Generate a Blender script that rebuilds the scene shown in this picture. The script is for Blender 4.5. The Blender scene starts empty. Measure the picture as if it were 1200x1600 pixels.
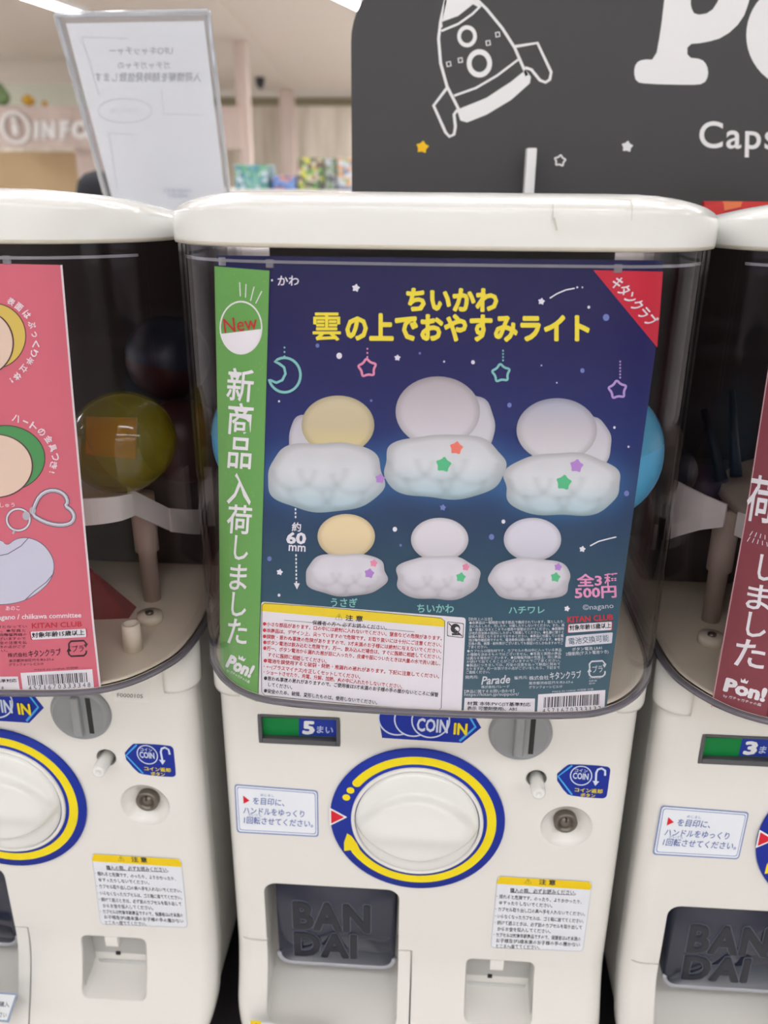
import bpy, bmesh, math, random
import numpy as np
from mathutils import Vector, Matrix
from mathutils.geometry import tessellate_polygon
random.seed(7)
sc = bpy.context.scene
COL = sc.collection
R = math.radians

# ------------------------------------------------------------------ camera
EYE = 1.45
F_PX = 1336.2
PIT, YAW, ROL = R(21.806), R(3.56), R(.4586)
_fw = np.array([-math.sin(YAW)*math.cos(PIT), math.cos(YAW)*math.cos(PIT), -math.sin(PIT)])
_rt = np.array([math.cos(YAW), math.sin(YAW), 0.])
_up = np.cross(_rt, _fw)
CA = math.cos(ROL)*_rt + math.sin(ROL)*_up
CB = -math.sin(ROL)*_rt + math.cos(ROL)*_up
cam = bpy.data.cameras.new('camera')
camo = bpy.data.objects.new('camera', cam)
COL.objects.link(camo)
cam.sensor_fit = 'VERTICAL'
cam.sensor_height = 36.0
cam.lens = F_PX/1600*36.0
cam.clip_start = .02
m = Matrix(((CA[0], CB[0], -_fw[0], 0), (CA[1], CB[1], -_fw[1], 0), (CA[2], CB[2], -_fw[2], EYE), (0, 0, 0, 1)))
camo.matrix_world = m
cam.dof.use_dof = True
cam.dof.focus_distance = .480
cam.dof.aperture_fstop = 8.0
sc.camera = camo

# ------------------------------------------------------------------ world, exposure
sc.view_settings.view_transform = 'Standard'
sc.view_settings.look = 'None'
sc.view_settings.gamma = 1
sc.view_settings.use_curve_mapping = False
sc.view_settings.exposure = 0.18
sc.cycles.transparent_max_bounces = 40
sc.cycles.max_bounces = 10
world = bpy.data.worlds.new('store_ambient')
sc.world = world
world.use_nodes = True
bg = world.node_tree.nodes['Background']
bg.inputs[0].default_value = (.985, .99, 1.0, 1)
bg.inputs[1].default_value = 1.0
LAMP = 15.0          # emission of the ceiling strips

# ------------------------------------------------------------------ pixel rays (measuring aid for real surfaces)
def ray(px, py):
    return CA*(px-600)/F_PX - CB*(py-800)/F_PX + _fw

def on_y(px, py, y):
    d = ray(px, py); p = d*(y/d[1]); p[2] += EYE
    return p

def on_z(px, py, z):
    d = ray(px, py); return d*((z-EYE)/d[2]) + np.array([0, 0, EYE])

# ------------------------------------------------------------------ materials
def lin(c):
    o = []
    for v in c:
        v = v/255
        o.append(v/12.92 if v <= .04045 else ((v+.055)/1.055)**2.4)
    return (*o, 1)

MATS = {}
def mat(name, rgb=(200, 200, 200), rough=.5, metal=0, spec=.5, coat=0, bevel=0, emit=None, noise=0, nscale=60):
    if name in MATS: return MATS[name]
    mm = bpy.data.materials.new(name); mm.use_nodes = True
    nt = mm.node_tree; b = nt.nodes['Principled BSDF']
    b.inputs['Base Color'].default_value = lin(rgb)
    b.inputs['Roughness'].default_value = rough
    b.inputs['Metallic'].default_value = metal
    b.inputs['Specular IOR Level'].default_value = spec
    b.inputs['Coat Weight'].default_value = coat
    b.inputs['Coat Roughness'].default_value = .05
    if emit:
        b.inputs['Emission Color'].default_value = lin(rgb)
        b.inputs['Emission Strength'].default_value = emit
    if noise:
        n = nt.nodes.new('ShaderNodeTexNoise'); n.inputs['Scale'].default_value = nscale
        n.inputs['Detail'].default_value = 4
        r = nt.nodes.new('ShaderNodeMapRange')
        r.inputs[3].default_value = 1-noise; r.inputs[4].default_value = 1+noise*.4
        x = nt.nodes.new('ShaderNodeMix'); x.data_type = 'RGBA'; x.blend_type = 'MULTIPLY'
        x.inputs[0].default_value = 1; x.inputs[6].default_value = lin(rgb)
        tc = nt.nodes.new('ShaderNodeTexCoord')
        nt.links.new(tc.outputs['Object'], n.inputs['Vector'])
        nt.links.new(n.outputs['Fac'], r.inputs[0]); nt.links.new(r.outputs[0], x.inputs[7])
        nt.links.new(x.outputs[2], b.inputs['Base Color'])
    if bevel:
        v = nt.nodes.new('ShaderNodeBevel'); v.inputs['Radius'].default_value = bevel; v.samples = 4
        nt.links.new(v.outputs[0], b.inputs['Normal'])
    MATS[name] = mm
    return mm

def ink(r, g, b):
    return mat('ink_%d_%d_%d' % (r, g, b), (r, g, b), .55, spec=.3)

def clear_mat(name, tint, refl=.04, rough=.03, body=0.0, body_rgb=(200, 200, 200)):
    """thin clear plastic: schlick mix of transparent and glossy, with an optional cloudy share"""
    if name in MATS: return MATS[name]
    mm = bpy.data.materials.new(name); mm.use_nodes = True
    nt = mm.node_tree; nt.nodes.clear(); L = nt.links.new
    out = nt.nodes.new('ShaderNodeOutputMaterial')
    tr = nt.nodes.new('ShaderNodeBsdfTransparent'); tr.inputs[0].default_value = lin(tint)
    df = nt.nodes.new('ShaderNodeBsdfDiffuse'); df.inputs[0].default_value = lin(body_rgb)
    mb = nt.nodes.new('ShaderNodeMixShader'); mb.inputs[0].default_value = body
    gl = nt.nodes.new('ShaderNodeBsdfGlossy'); gl.inputs['Roughness'].default_value = rough
    lw = nt.nodes.new('ShaderNodeLayerWeight'); lw.inputs[0].default_value = .5
    pw = nt.nodes.new('ShaderNodeMath'); pw.operation = 'POWER'; pw.inputs[1].default_value = 5
    mr = nt.nodes.new('ShaderNodeMapRange'); mr.inputs[3].default_value = refl; mr.inputs[4].default_value = 1
    mx = nt.nodes.new('ShaderNodeMixShader')
    L(lw.outputs['Facing'], pw.inputs[0]); L(pw.outputs[0], mr.inputs[0]); L(mr.outputs[0], mx.inputs[0])
    L(tr.outputs[0], mb.inputs[1]); L(df.outputs[0], mb.inputs[2])
    L(mb.outputs[0], mx.inputs[1]); L(gl.outputs[0], mx.inputs[2]); L(mx.outputs[0], out.inputs[0])
    MATS[name] = mm
    return mm

def print_mat():
    """printed picture: the ink colour is a colour attribute of the sheet"""
    if 'printed_picture' in MATS: return MATS['printed_picture']
    mm = bpy.data.materials.new('printed_picture'); mm.use_nodes = True
    b = mm.node_tree.nodes['Principled BSDF']
    b.inputs['Roughness'].default_value = .55; b.inputs['Specular IOR Level'].default_value = .3
    a = mm.node_tree.nodes.new('ShaderNodeVertexColor'); a.layer_name = 'print'
    mm.node_tree.links.new(a.outputs[0], b.inputs['Base Color'])
    MATS['printed_picture'] = mm
    return mm

def wood_mat(name, c1, c2, scale=3.0, axis=0):
    if name in MATS: return MATS[name]
    mm = bpy.data.materials.new(name); mm.use_nodes = True
    nt = mm.node_tree; b = nt.nodes['Principled BSDF']; L = nt.links.new
    tc = nt.nodes.new('ShaderNodeTexCoord'); mp = nt.nodes.new('ShaderNodeMapping')
    mp.inputs['Scale'].default_value = (scale, scale, scale*.12)
    n = nt.nodes.new('ShaderNodeTexNoise'); n.inputs['Scale'].default_value = 1.0; n.inputs['Detail'].default_value = 5
    cr = nt.nodes.new('ShaderNodeValToRGB')
    cr.color_ramp.elements[0].position = .35; cr.color_ramp.elements[0].color = lin(c1)
    cr.color_ramp.elements[1].position = .65; cr.color_ramp.elements[1].color = lin(c2)
    L(tc.outputs['Object'], mp.inputs[0]); L(mp.outputs[0], n.inputs['Vector'])
    L(n.outputs['Fac'], cr.inputs[0]); L(cr.outputs[0], b.inputs['Base Color'])
    b.inputs['Roughness'].default_value = .6
    MATS[name] = mm
    return mm

WHITE = mat('white_plastic', (229, 227, 222), .22, coat=.3, bevel=.0012)
CREAM = mat('cream_plastic', (226, 216, 192), .4)
LIDW = mat('lid_plastic', (232, 232, 229), .2, coat=.4)
GREYP = mat('grey_plastic', (150, 152, 155), .35, bevel=.0005)
DARK = mat('black_plastic', (26, 24, 27), .5)
BACKD = mat('dark_back_plastic', (42, 36, 38), .6)
STEEL = mat('lock_steel', (120, 114, 106), .35, metal=.9)
CASE = clear_mat('clear_case_plastic', (252, 251, 253), refl=.013)
RIM = clear_mat('case_rim_plastic', (176, 172, 182), refl=.06, rough=.1, body=.5, body_rgb=(140, 136, 146))
RAIL = clear_mat('frosted_rail_plastic', (220, 222, 226), refl=.05, rough=.15, body=.35, body_rgb=(205, 205, 210))
SMOKE = clear_mat('smoky_door_plastic', (96, 98, 112), refl=.075, rough=.05, body=.94, body_rgb=(40, 44, 62))
SMOKE2 = clear_mat('smoky_door_lettering', (60, 62, 76), refl=.05, rough=.06, body=.82, body_rgb=(22, 25, 38))

SMOKE3 = clear_mat('smoky_door_letter_edge', (150, 152, 164), refl=.05, rough=.1, body=.35, body_rgb=(120, 124, 140))

# ------------------------------------------------------------------ mesh builder
class MB:
    def __init__(s): s.v = []; s.f = []; s.fm = []; s.fs = []; s.mats = []; s.vc = {}
    def mi(s, mt):
        if mt not in s.mats: s.mats.append(mt)
        return s.mats.index(mt)
    def add(s, verts, faces, mt, smooth=False, cols=None):
        o = len(s.v); s.v += [tuple(v) for v in verts]
        if cols is not None:
            for k, c in enumerate(cols): s.vc[o+k] = c
        i = s.mi(mt)
        for f in faces:
            s.f.append([o+k for k in f]); s.fm.append(i); s.fs.append(smooth)
        return o
    def grid(s, rows, mt, closed=False, smooth=True, capa=False, capb=False):
        n = len(rows[0]); v = [p for r in rows for p in r]; f = []
        for i in range(len(rows)-1):
            for j in range(n if closed else n-1):
                k = (j+1) % n
                f.append((i*n+j, i*n+k, (i+1)*n+k, (i+1)*n+j))
        if capa: f.append(tuple(range(n-1, -1, -1)))
        if capb: f.append(tuple(range((len(rows)-1)*n, len(rows)*n)))
        s.add(v, f, mt, smooth)
    def box(s, x0, x1, y0, y1, z0, z1, mt, bev=0):
        bm = bmesh.new(); bmesh.ops.create_cube(bm, size=1)
        for v in bm.verts:
            v.co = (x0+(v.co.x+.5)*(x1-x0), y0+(v.co.y+.5)*(y1-y0), z0+(v.co.z+.5)*(z1-z0))
        if bev: bmesh.ops.bevel(bm, geom=bm.edges[:], offset=bev, segments=3, profile=.5, affect='EDGES')
        s.bm(bm, mt, bev > 0)
    def bm(s, bm, mt, smooth=False):
        bm.verts.ensure_lookup_table(); bm.verts.index_update()
        s.add([v.co for v in bm.verts], [[v.index for v in f.verts] for f in bm.faces], mt, smooth); bm.free()
    def lathe(s, prof, c, axis, mt, n=40, smooth=True, caps=(True, True)):
        """prof: (radius, along); axis 'y' or 'z'"""
        rows = []
        for r, h in prof:
            row = []
            for k in range(n):
                a = 2*math.pi*k/n
                if axis == 'y': row.append((c[0]+r*math.cos(a), c[1]+h, c[2]+r*math.sin(a)))
                else: row.append((c[0]+r*math.cos(a), c[1]+r*math.sin(a), c[2]+h))
            rows.append(row)
        s.grid(rows, mt, True, smooth, caps[0], caps[1])
    def tube(s, pts, r, mt, n=8, closed=False):
        P = [Vector(p) for p in pts]; rows = []
        N = len(P)
        for i in range(N):
            a = P[(i-1) % N] if closed or i > 0 else P[0]; b = P[(i+1) % N] if closed or i < N-1 else P[-1]
            t = (b-a).normalized(); u = t.cross(Vector((.13, .97, .21))).normalized(); w = t.cross(u)
            rr = r[i] if isinstance(r, (list, tuple)) else r
            rows.append([P[i]+rr*(math.cos(2*math.pi*k/n)*u+math.sin(2*math.pi*k/n)*w) for k in range(n)])
        if closed: rows.append(rows[0])
        s.grid(rows, mt, True, True, not closed, not closed)
    def build(s, name, parent=None, loc=None, fix=True):
        """verts are world coordinates; loc = the object's origin in the world (the parent's when parented)"""
        me = bpy.data.meshes.new(name)
        base = np.array(parent_world(parent)) if parent else np.zeros(3)
        org = np.array(loc) if loc is not None else base
        V = np.array(s.v, float) - org
        me.from_pydata(V.tolist(), [], s.f)
        for mt in s.mats: me.materials.append(mt)
        me.polygons.foreach_set('material_index', s.fm)
        me.polygons.foreach_set('use_smooth', s.fs)
        if s.vc:
            ca = me.color_attributes.new('print', 'FLOAT_COLOR', 'POINT')
            for k in range(len(s.v)): ca.data[k].color = s.vc.get(k, (1, 1, 1, 1))
        if fix:
            bm = bmesh.new(); bm.from_mesh(me); bmesh.ops.recalc_face_normals(bm, faces=bm.faces[:]); bm.to_mesh(me); bm.free()
        me.update()
        o = bpy.data.objects.new(name, me); COL.objects.link(o)
        if parent: o.parent = parent; o.location = (org-base).tolist()
        elif loc is not None: o.location = loc
        return o

def parent_world(o):
    p = Vector((0, 0, 0))
    while o: p += o.location; o = o.parent
    return p

def thing(name, label, cat, loc, group=None):
    o = bpy.data.objects.new(name, None); COL.objects.link(o); o.location = loc
    o.empty_display_size = .05
    return tag(o, label, cat, group)

def tag(o, label, cat, group=None):
    o['label'] = label; o['category'] = cat
    if group: o['group'] = group
    return o

def struct(o): o['kind'] = 'structure'; return o

def part_label(o, label): o['label'] = label; return o

# ------------------------------------------------------------------ flat art on real surfaces
_tc = {}
def glyphs(txt, bold=0., res=2, sp=1.0, shear=0.):
    key = (txt, bold, res, sp, shear)
    if key in _tc: return _tc[key]
    cu = bpy.data.curves.new('lettering', 'FONT'); cu.body = txt; cu.size = 1; cu.offset = bold
    cu.resolution_u = res; cu.space_character = sp; cu.shear = shear
    o = bpy.data.objects.new('lettering', cu); COL.objects.link(o)
    dg = bpy.context.evaluated_depsgraph_get(); dg.update()
    me = bpy.data.meshes.new_from_object(o.evaluated_get(dg))
    V = np.array([v.co[:2] for v in me.vertices]).reshape(-1, 2); Fc = [tuple(p.vertices) for p in me.polygons]
    bpy.data.meshes.remove(me); bpy.data.objects.remove(o); bpy.data.curves.remove(cu)
    _tc[key] = (V, Fc)
    return V, Fc

class Art:
    raw = False
    """shapes given in photo pixels, laid on a real surface through fn(px, py, layer) -> world point"""
    def __init__(s, fn, limit=None, mb=None): s.fn = fn; s.mb = mb or MB(); s.lim = limit
    def tris(s, V, Fc, mt, layer, cols=None):
        if s.lim:
            V = [tuple(v) for v in V]; out = []; st = []
            for f in Fc:
                for k in range(1, len(f)-1): st.append((f[0], f[k], f[k+1]))
            cache = {}
            while st:
                a, b, c = st.pop()
                e = [(math.dist(V[a], V[b]), a, b, c), (math.dist(V[b], V[c]), b, c, a), (math.dist(V[c], V[a]), c, a, b)]
                l, p, q, r = max(e)
                if l > s.lim:
                    kk = (min(p, q), max(p, q))
                    if kk not in cache:
                        V.append(((V[p][0]+V[q][0])/2, (V[p][1]+V[q][1])/2)); cache[kk] = len(V)-1
                    mm = cache[kk]; st += [(p, mm, r), (mm, q, r)]
                else: out.append((a, b, c))
            Fc = out
        s.mb.add([s.fn(x, y, layer) for x, y in V], Fc, mt, False)
    def poly(s, pts, mt, layer=1, holes=()):
        loops = [[Vector((x, y, 0)) for x, y in l] for l in [pts, *holes]]
        t = tessellate_polygon(loops)
        s.tris([p for l in [pts, *holes] for p in l], t, mt, layer)
    def circle(s, c, rx, ry, mt, layer=1, n=28, hole=0):
        P = [(c[0]+rx*math.cos(2*math.pi*k/n), c[1]+ry*math.sin(2*math.pi*k/n)) for k in range(n)]
        if hole:
            h = [(c[0]+rx*hole*math.cos(2*math.pi*k/n), c[1]+ry*hole*math.sin(2*math.pi*k/n)) for k in range(n)]
            v = P+h; s.tris(v, [(k, (k+1) % n, n+(k+1) % n, n+k) for k in range(n)], mt, layer)
        else: s.poly(P, mt, layer)
    def stroke(s, pts, w, mt, layer=1, closed=False):
        n = len(pts); v = []
        for i in range(n):
            a = pts[i-1] if closed or i > 0 else pts[0]; b = pts[(i+1) % n] if closed or i < n-1 else pts[-1]
            dx, dy = b[0]-a[0], b[1]-a[1]; l = math.hypot(dx, dy) or 1
            nx, ny = -dy/l*w/2, dx/l*w/2
            v += [(pts[i][0]+nx, pts[i][1]+ny), (pts[i][0]-nx, pts[i][1]-ny)]
        f = [(2*i, 2*i+1, (2*i+3) % (2*n), (2*i+2) % (2*n)) for i in range(n if closed else n-1)]
        s.tris(v, f, mt, layer)
    def star(s, c, r, mt, layer=1, rot=0, outline=0, inner=.5, fat=0):
        P = []
        for k in range(10):
            a = -math.pi/2+rot+k*math.pi/5; q = r if k % 2 == 0 else r*inner
            P.append((c[0]+q*math.cos(a), c[1]+q*math.sin(a)))
        P = smooth_loop(P, 3) if r > 4 else P
        if outline: s.stroke(P, outline, mt, layer, True)
        else: s.poly(P, mt, layer)
    def quad(s, tl, tr, br, bl, mt, layer=1, nx=1, ny=1, r=0):
        tl, tr, br, bl = map(np.array, (tl, tr, br, bl))
        if r:
            P = []
            def sub(a, b): d = b-a; l = np.linalg.norm(d); return d/l
            for a, b, c in ((bl, tl, tr), (tl, tr, br), (tr, br, bl), (br, bl, tl)):
                p0 = b+sub(b, a)*r; p2 = b+sub(b, c)*r
                for t in (0, .25, .5, .75, 1): P.append(tuple((1-t)**2*p0+2*t*(1-t)*b+t*t*p2))
            s.poly(P, mt, layer); return P
        v = []
        for j in range(ny+1):
            for i in range(nx+1):
                u, w = i/nx, j/ny
                v.append(tuple((tl*(1-u)+tr*u)*(1-w)+(bl*(1-u)+br*u)*w))
        f = [(j*(nx+1)+i, j*(nx+1)+i+1, (j+1)*(nx+1)+i+1, (j+1)*(nx+1)+i) for j in range(ny) for i in range(nx)]
        s.tris(v, f, mt, layer)
    def text(s, txt, bl, br, h, mt, layer=2, bold=0., em=False, res=2, sp=1., shear=0., skew=0., mirror=False):
        """baseline bl->br in pixels, ink height h px (em=True: h is the em height and keeps the descent)"""
        V, Fc = glyphs(txt, bold if s.raw else min(bold, .006), res, sp, shear)
        if not len(V): return
        if mirror: V = V*np.array([-1., 1.])
        bl, br = np.array(bl, float), np.array(br, float); d = br-bl; L = np.linalg.norm(d); d = d/L
        up = np.array([d[1], -d[0]]) + d*skew
        x0, x1 = V[:, 0].min(), V[:, 0].max(); y0, y1 = (-.08, .92) if em else (V[:, 1].min(), V[:, 1].max())
        Q = bl + np.outer((V[:, 0]-x0)/(x1-x0)*L, d) + np.outer((V[:, 1]-y0)/(y1-y0)*h, up)
        s.bold_tris(Q, Fc, mt, layer, bold, L/(x1-x0), h/(y1-y0), d, up)
    def bold_tris(s, Q, Fc, mt, layer, bold, kx, ky, d, up):
        s.tris(Q, Fc, mt, layer)
        e = bold-.006 if not s.raw else 0
        if e > .004:
            for k in range(8):
                a = k*math.pi/4; s.tris(Q+d*math.cos(a)*e*kx+up*math.sin(a)*e*ky, Fc, mt, layer+.07*(k+1))
    def glyph(s, ch, c, w, h, mt, layer=2, rot=0., bold=0., res=2):
        V, Fc = glyphs(ch, min(bold, .006), res)
        mn, mx = V.min(0), V.max(0)
        Q = (V-(mn+mx)/2)/(mx-mn)*np.array([w, -h])
        ca, sa = math.cos(rot), math.sin(rot)
        Q = np.stack([Q[:, 0]*ca-Q[:, 1]*sa, Q[:, 0]*sa+Q[:, 1]*ca], 1)+np.array(c)
        s.bold_tris(Q, Fc, mt, layer, bold, w, h, np.array([ca, sa]), np.array([sa, -ca]))

def smooth_loop(P, n=4):
    """Chaikin corner cutting of a closed loop"""
    for _ in range(2 if n > 2 else 1):
        Q = []
        for i in range(len(P)):
            a, b = P[i], P[(i+1) % len(P)]
            Q += [(a[0]*.75+b[0]*.25, a[1]*.75+b[1]*.25), (a[0]*.25+b[0]*.75, a[1]*.25+b[1]*.75)]
        P = Q
    return P

# ------------------------------------------------------------------ machine plan (top view outline of the clear case)
PITCH_L, PITCH_R = .2935, .2895
MX = {'c': -.001, 'l': -.001-PITCH_L, 'r': -.001+PITCH_R}
PANEL = .4704
Z_LID0, Z_LID1 = EYE-.0345, EYE-.0335
Z_CASE0 = EYE-.2900
Z_BASE = EYE-.655
_half0 = [(0, .4105), (.03, .4109), (.06, .4124), (.08, .4142), (.094, .4166), (.104, .4205), (.114, .4268), (.123, .4358),
         (.129, .4440), (.1355, .4555), (.1393, .4680), (.1418, .4850), (.1428, .506), (.1430, .56), (.1430, .62), (.1425, .655),
         (.139, .672), (.130, .684), (.115, .690), (.07, .692), (0, .692)]
_half = [(x, y+(.0011 if y < .46 else 0)) for x, y in _half0]
def spline(P, n):
    P = np.array(P); out = []
    for i in range(len(P)-1):
        p0 = P[max(i-1, 0)]; p1 = P[i]; p2 = P[i+1]; p3 = P[min(i+2, len(P)-1)]
        # centripetal-ish tangents
        d = np.linalg.norm(p2-p1)
        m1 = (p2-p0)/max(np.linalg.norm(p2-p0), 1e-9)*d; m2 = (p3-p1)/max(np.linalg.norm(p3-p1), 1e-9)*d
        for k in range(n):
            t = k/n
            out.append((2*t**3-3*t*t+1)*p1+(t**3-2*t*t+t)*m1+(-2*t**3+3*t*t)*p2+(t**3-t*t)*m2)
    out.append(P[-1]); return np.array(out)
_fullctl = [(-x, y) for x, y in reversed(_half[1:-1])]
_h = spline([_fullctl[-1]]+_half, 4)[4:]
PLAN = np.concatenate([_h, np.stack([-_h[-2:0:-1, 0], _h[-2:0:-1, 1]], 1)])   # ccw from the front centre: right, back, left
def plan_normals(P):
    t = np.roll(P, -1, 0)-np.roll(P, 1, 0); n = np.stack([t[:, 1], -t[:, 0]], 1)
    return n/np.linalg.norm(n, axis=1)[:, None]
PN = plan_normals(PLAN)
def plan(inset): return PLAN-PN*inset

_pl = {}
def front_hit(px, py, ox, inset):
    """where the sight line of a pixel meets the upright wall of a case (machine centre ox)"""
    k = round(inset, 6)
    if k not in _pl:
        P = plan(inset); sel = P[:, 1] < .60
        n = len(P); a = []; 
        for i in range(n):
            j = (i+1) % n
            if sel[i] and sel[j]: a.append((P[i], P[j]))
        _pl[k] = (np.array([q[0] for q in a]), np.array([q[1] for q in a]))
    A, B = _pl[k]
    d = ray(px, py); dx, dy = d[0], d[1]
    ax, ay = A[:, 0]+ox, A[:, 1]; ex, ey = B[:, 0]-A[:, 0], B[:, 1]-A[:, 1]
    den = dx*ey-dy*ex
    with np.errstate(divide='ignore', invalid='ignore'):
        t = (ax*ey-ay*ex)/den; u = (ax*dy-ay*dx)/den
    ok = (u >= -1e-6) & (u <= 1+1e-6) & (t > 0)
    if not ok.any():
        i = np.argmin(np.abs(np.arctan2(ax, ay)-math.atan2(dx, dy))); t0 = ay[i]/dy
    else: t0 = t[ok].min()
    return np.array([d[0]*t0, d[1]*t0, d[2]*t0+EYE])

def case_art(which, inset=.0036, limit=11):
    ox = MX[which]
    return Art(lambda x, y, k: front_hit(x, y, ox, inset-k*.00012), limit)
def panel_art(oy=0., mb=None, ox=0.):
    return Art(lambda x, y, k: on_y(x, y, PANEL-oy-.00015-k*.00012)+np.array([ox, 0, 0]), None, mb)

# ================================================================== SETTING
def plane(name, pts, mt):
    b = MB(); b.add(pts, [tuple(range(len(pts)))], mt); return struct(b.build(name))
FLOORM = mat('shop_floor', (208, 205, 200), .35, noise=.06, nscale=2)
CEILM = mat('ceiling_board', (212, 200, 190), .8, noise=.03, nscale=1)
plane('floor', [(-14, -7, 0), (14, -7, 0), (14, 24, 0), (-14, 24, 0)], FLOORM)
CZ = EYE+1.62
plane('ceiling', [(-14, -7, CZ), (-14, 24, CZ), (14, 24, CZ), (14, -7, CZ)], CEILM)
PALEW = wood_mat('pale_wood_cladding', (200, 188, 172), (236, 227, 214), 4.2)
b = MB(); b.box(-14, 14, 21.0, 21.2, 0, EYE+1.31, PALEW); struct(b.build('wall_back'))
plane('wall_front', [(-14, -6.5, 0), (14, -6.5, 0), (14, -6.5, CZ), (-14, -6.5, CZ)], mat('shop_wall', (215, 210, 205), .8))
plane('wall_upper', [(-14, 23, EYE+1.2), (14, 23, EYE+1.2), (14, 23, CZ), (-14, 23, CZ)], mat('shop_upper_wall', (165, 157, 136), .8))
# dropped beam along the column row, and the columns
b = MB(); p0 = on_y(330, 40, 11.3); p1 = on_y(452, 145, 20.9)
bx0, by0, bx1, by1 = -2.75, 12.0, -2.75-.085*8.9, 20.9
for (z0, z1) in ((EYE+1.60, CZ),):
    w = .18
    b.add([(bx0+1.1-w, 0.5, z0), (bx0+1.1+w, .5, z0), (bx1+w, by1, z0), (bx1-w, by1, z0),
           (bx0+1.1-w, .5, z1), (bx0+1.1+w, .5, z1), (bx1+w, by1, z1), (bx1-w, by1, z1)],
          [(0, 1, 2, 3), (4, 5, 6, 7), (0, 1, 5, 4), (2, 3, 7, 6), (1, 2, 6, 5), (0, 3, 7, 4)], CEILM)
struct(b.build('trim_1'))
PINKW = wood_mat('pink_grey_cladding', (208, 188, 180), (224, 206, 199), 3.0)
def column(px0, px1, ydep, top, name):
    a = on_y(px0, 200, ydep)[0]; c = on_y(px1, 200, ydep)[0]
    q = MB(); q.box(a, c, ydep, ydep+(c-a), 0, top, PINKW, .01); return struct(q.build(name))
column(371, 390, 12.75, EYE+1.6, 'pillar_1')
column(437, 459, 20.3, EYE+1.6, 'pillar_2')
column(113, 147, 12.9, EYE+.30, 'pillar_3')

# ceiling strip lights
LEDM = mat('led_diffuser', (246, 247, 250), .5, emit=LAMP)
CHAN = mat('light_channel', (196, 192, 190), .5)
def strip_light(x, y, z, ln, wd, rz, label, group='ceiling strip lights'):
    t = thing('strip_light', label, 'ceiling light', (x, y, z), group)
    t.rotation_euler = (0, 0, rz)
    for nm, bb, mt in (('housing', (-wd*.9, wd*.9, -ln/2-.02, ln/2+.02, -.03, 0), CHAN), ('diffuser', (-wd/2, wd/2, -ln/2, ln/2, -.036, -.030), LEDM)):
        q = MB(); q.box(*bb, mt)
        o = q.build(nm); o.parent = t
    return t
a0, a1 = on_y(72, 0, 6.2), on_y(116, 17, 6.9)
a0, a1 = on_y(30, -18, 6.0), on_y(118, 13, 6.7)
strip_light((a0[0]+a1[0])/2, 6.35, (a0[2]+a1[2])/2, math.hypot(a1[0]-a0[0], .7), .10, math.atan2(a0[0]-a1[0], .7), 'lit strip light hanging at upper left above the white leaning sign')
strip_light(-.52, 6.4, EYE+.99, 1.2, .07, R(-15), 'lit strip light just showing beside the corner of the dark sign board')
for i, (x, y) in enumerate([(-2.6, -.9), (0, -1.1), (2.6, -.9), (-2.6, -2.6), (0, -2.6), (2.6, -2.6), (-2.6, -4.2), (0, -4.2), (2.6, -4.2), (-2.6, -5.6), (0, -5.6), (2.6, -5.6),
                            (-2.6, 2.6), (2.6, 2.6), (0, 2.2), (-1.9, 1.4), (.6, 1.4), (-1.3, 3.4), (-5.2, 1), (5.2, 1), (-7, 5), (1.2, 7), (4, 7), (-9, 10), (.6, 11), (4, 11), (-10, 14), (-11.5, 18), (.3, 15), (4, 15), (.3, 19), (4, 19)]):  # unseen strips; rear rows and those over sign and far shop added for brightness
    strip_light(x, y, CZ-.002, 2.2, .16 if y < 5 else .9, R(90 if y < 3 else 0), 'long unseen ceiling strip light of the shop, placed for brightness')

# ================================================================== BACKGROUND
# information fascia with raised letters
fasc = thing('information_sign', 'pale wooden fascia with raised white INFO letters and circled i', 'sign', (-4.6, 12.7, EYE+.24))
q = MB(); pa, pb = on_y(-40, 166, 12.7), on_y(376, 168, 12.7)
q.box(pa[0], pb[0], 12.7, 13.0, EYE+.255, EYE+.785, PINKW, .01); q.build('fascia_board', fasc)
LETW = mat('sign_letter_white', (252, 250, 250), .5)
fa = Art(lambda x, y, k: on_y(x, y, 12.62), None)
def solid_letter(txt, bl, br, h, y0, y1, name, parent, mt, bold=.03):
    A = Art(lambda x, y, k: on_y(x, y, y0)); A.raw = True; A.text(txt, bl, br, h, mt, bold=bold)
    bm = bmesh.new(); vs = [bm.verts.new(v) for v in A.mb.v]
    for f in A.mb.f:
        try: bm.faces.new([vs[i] for i in f])
        except ValueError: pass
    r = bmesh.ops.extrude_face_region(bm, geom=bm.faces[:])
    bmesh.ops.translate(bm, vec=(0, y1-y0, 0), verts=[e for e in r['geom'] if isinstance(e, bmesh.types.BMVert)])
    Q = MB(); Q.bm(bm, mt); return Q.build(name, parent)
for ch, x0, x1 in (('I', 53, 59), ('N', 65, 85), ('F', 93, 107), ('O', 111, 139)):
    solid_letter(ch, (x0, 217), (x1, 217), 29, 12.64, 12.70, 'letter', fasc, LETW, .05)
q = MB()
cc = on_y(24, 199, 12.66)
q.tube([(cc[0]+.19*math.cos(t), 12.66, cc[2]+.19*math.sin(t)) for t in np.linspace(0, 2*math.pi, 28, endpoint=False)], .028, LETW, 8, True)
q.box(cc[0]-.03, cc[0]+.03, 12.62, 12.7, cc[2]-.10, cc[2]+.05, LETW, .005)
q.lathe([(.001, -.03), (.036, -.03), (.036, .03), (.001, .03)], (cc[0], 12.66, cc[2]+.10), 'y', LETW, 16)
q.build('circled_i', fasc)
q = MB(); q.box(-8, -4.4, 13.5, 13.7, 0, EYE+.22, wood_mat('tan_counter_wood', (200, 172, 132), (216, 190, 150), 1.5))
tag(q.build('counter_panel', None, (-6.2, 13.6, 0)), 'tan counter panel below the fascia with INFO letters', 'counter')
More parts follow.
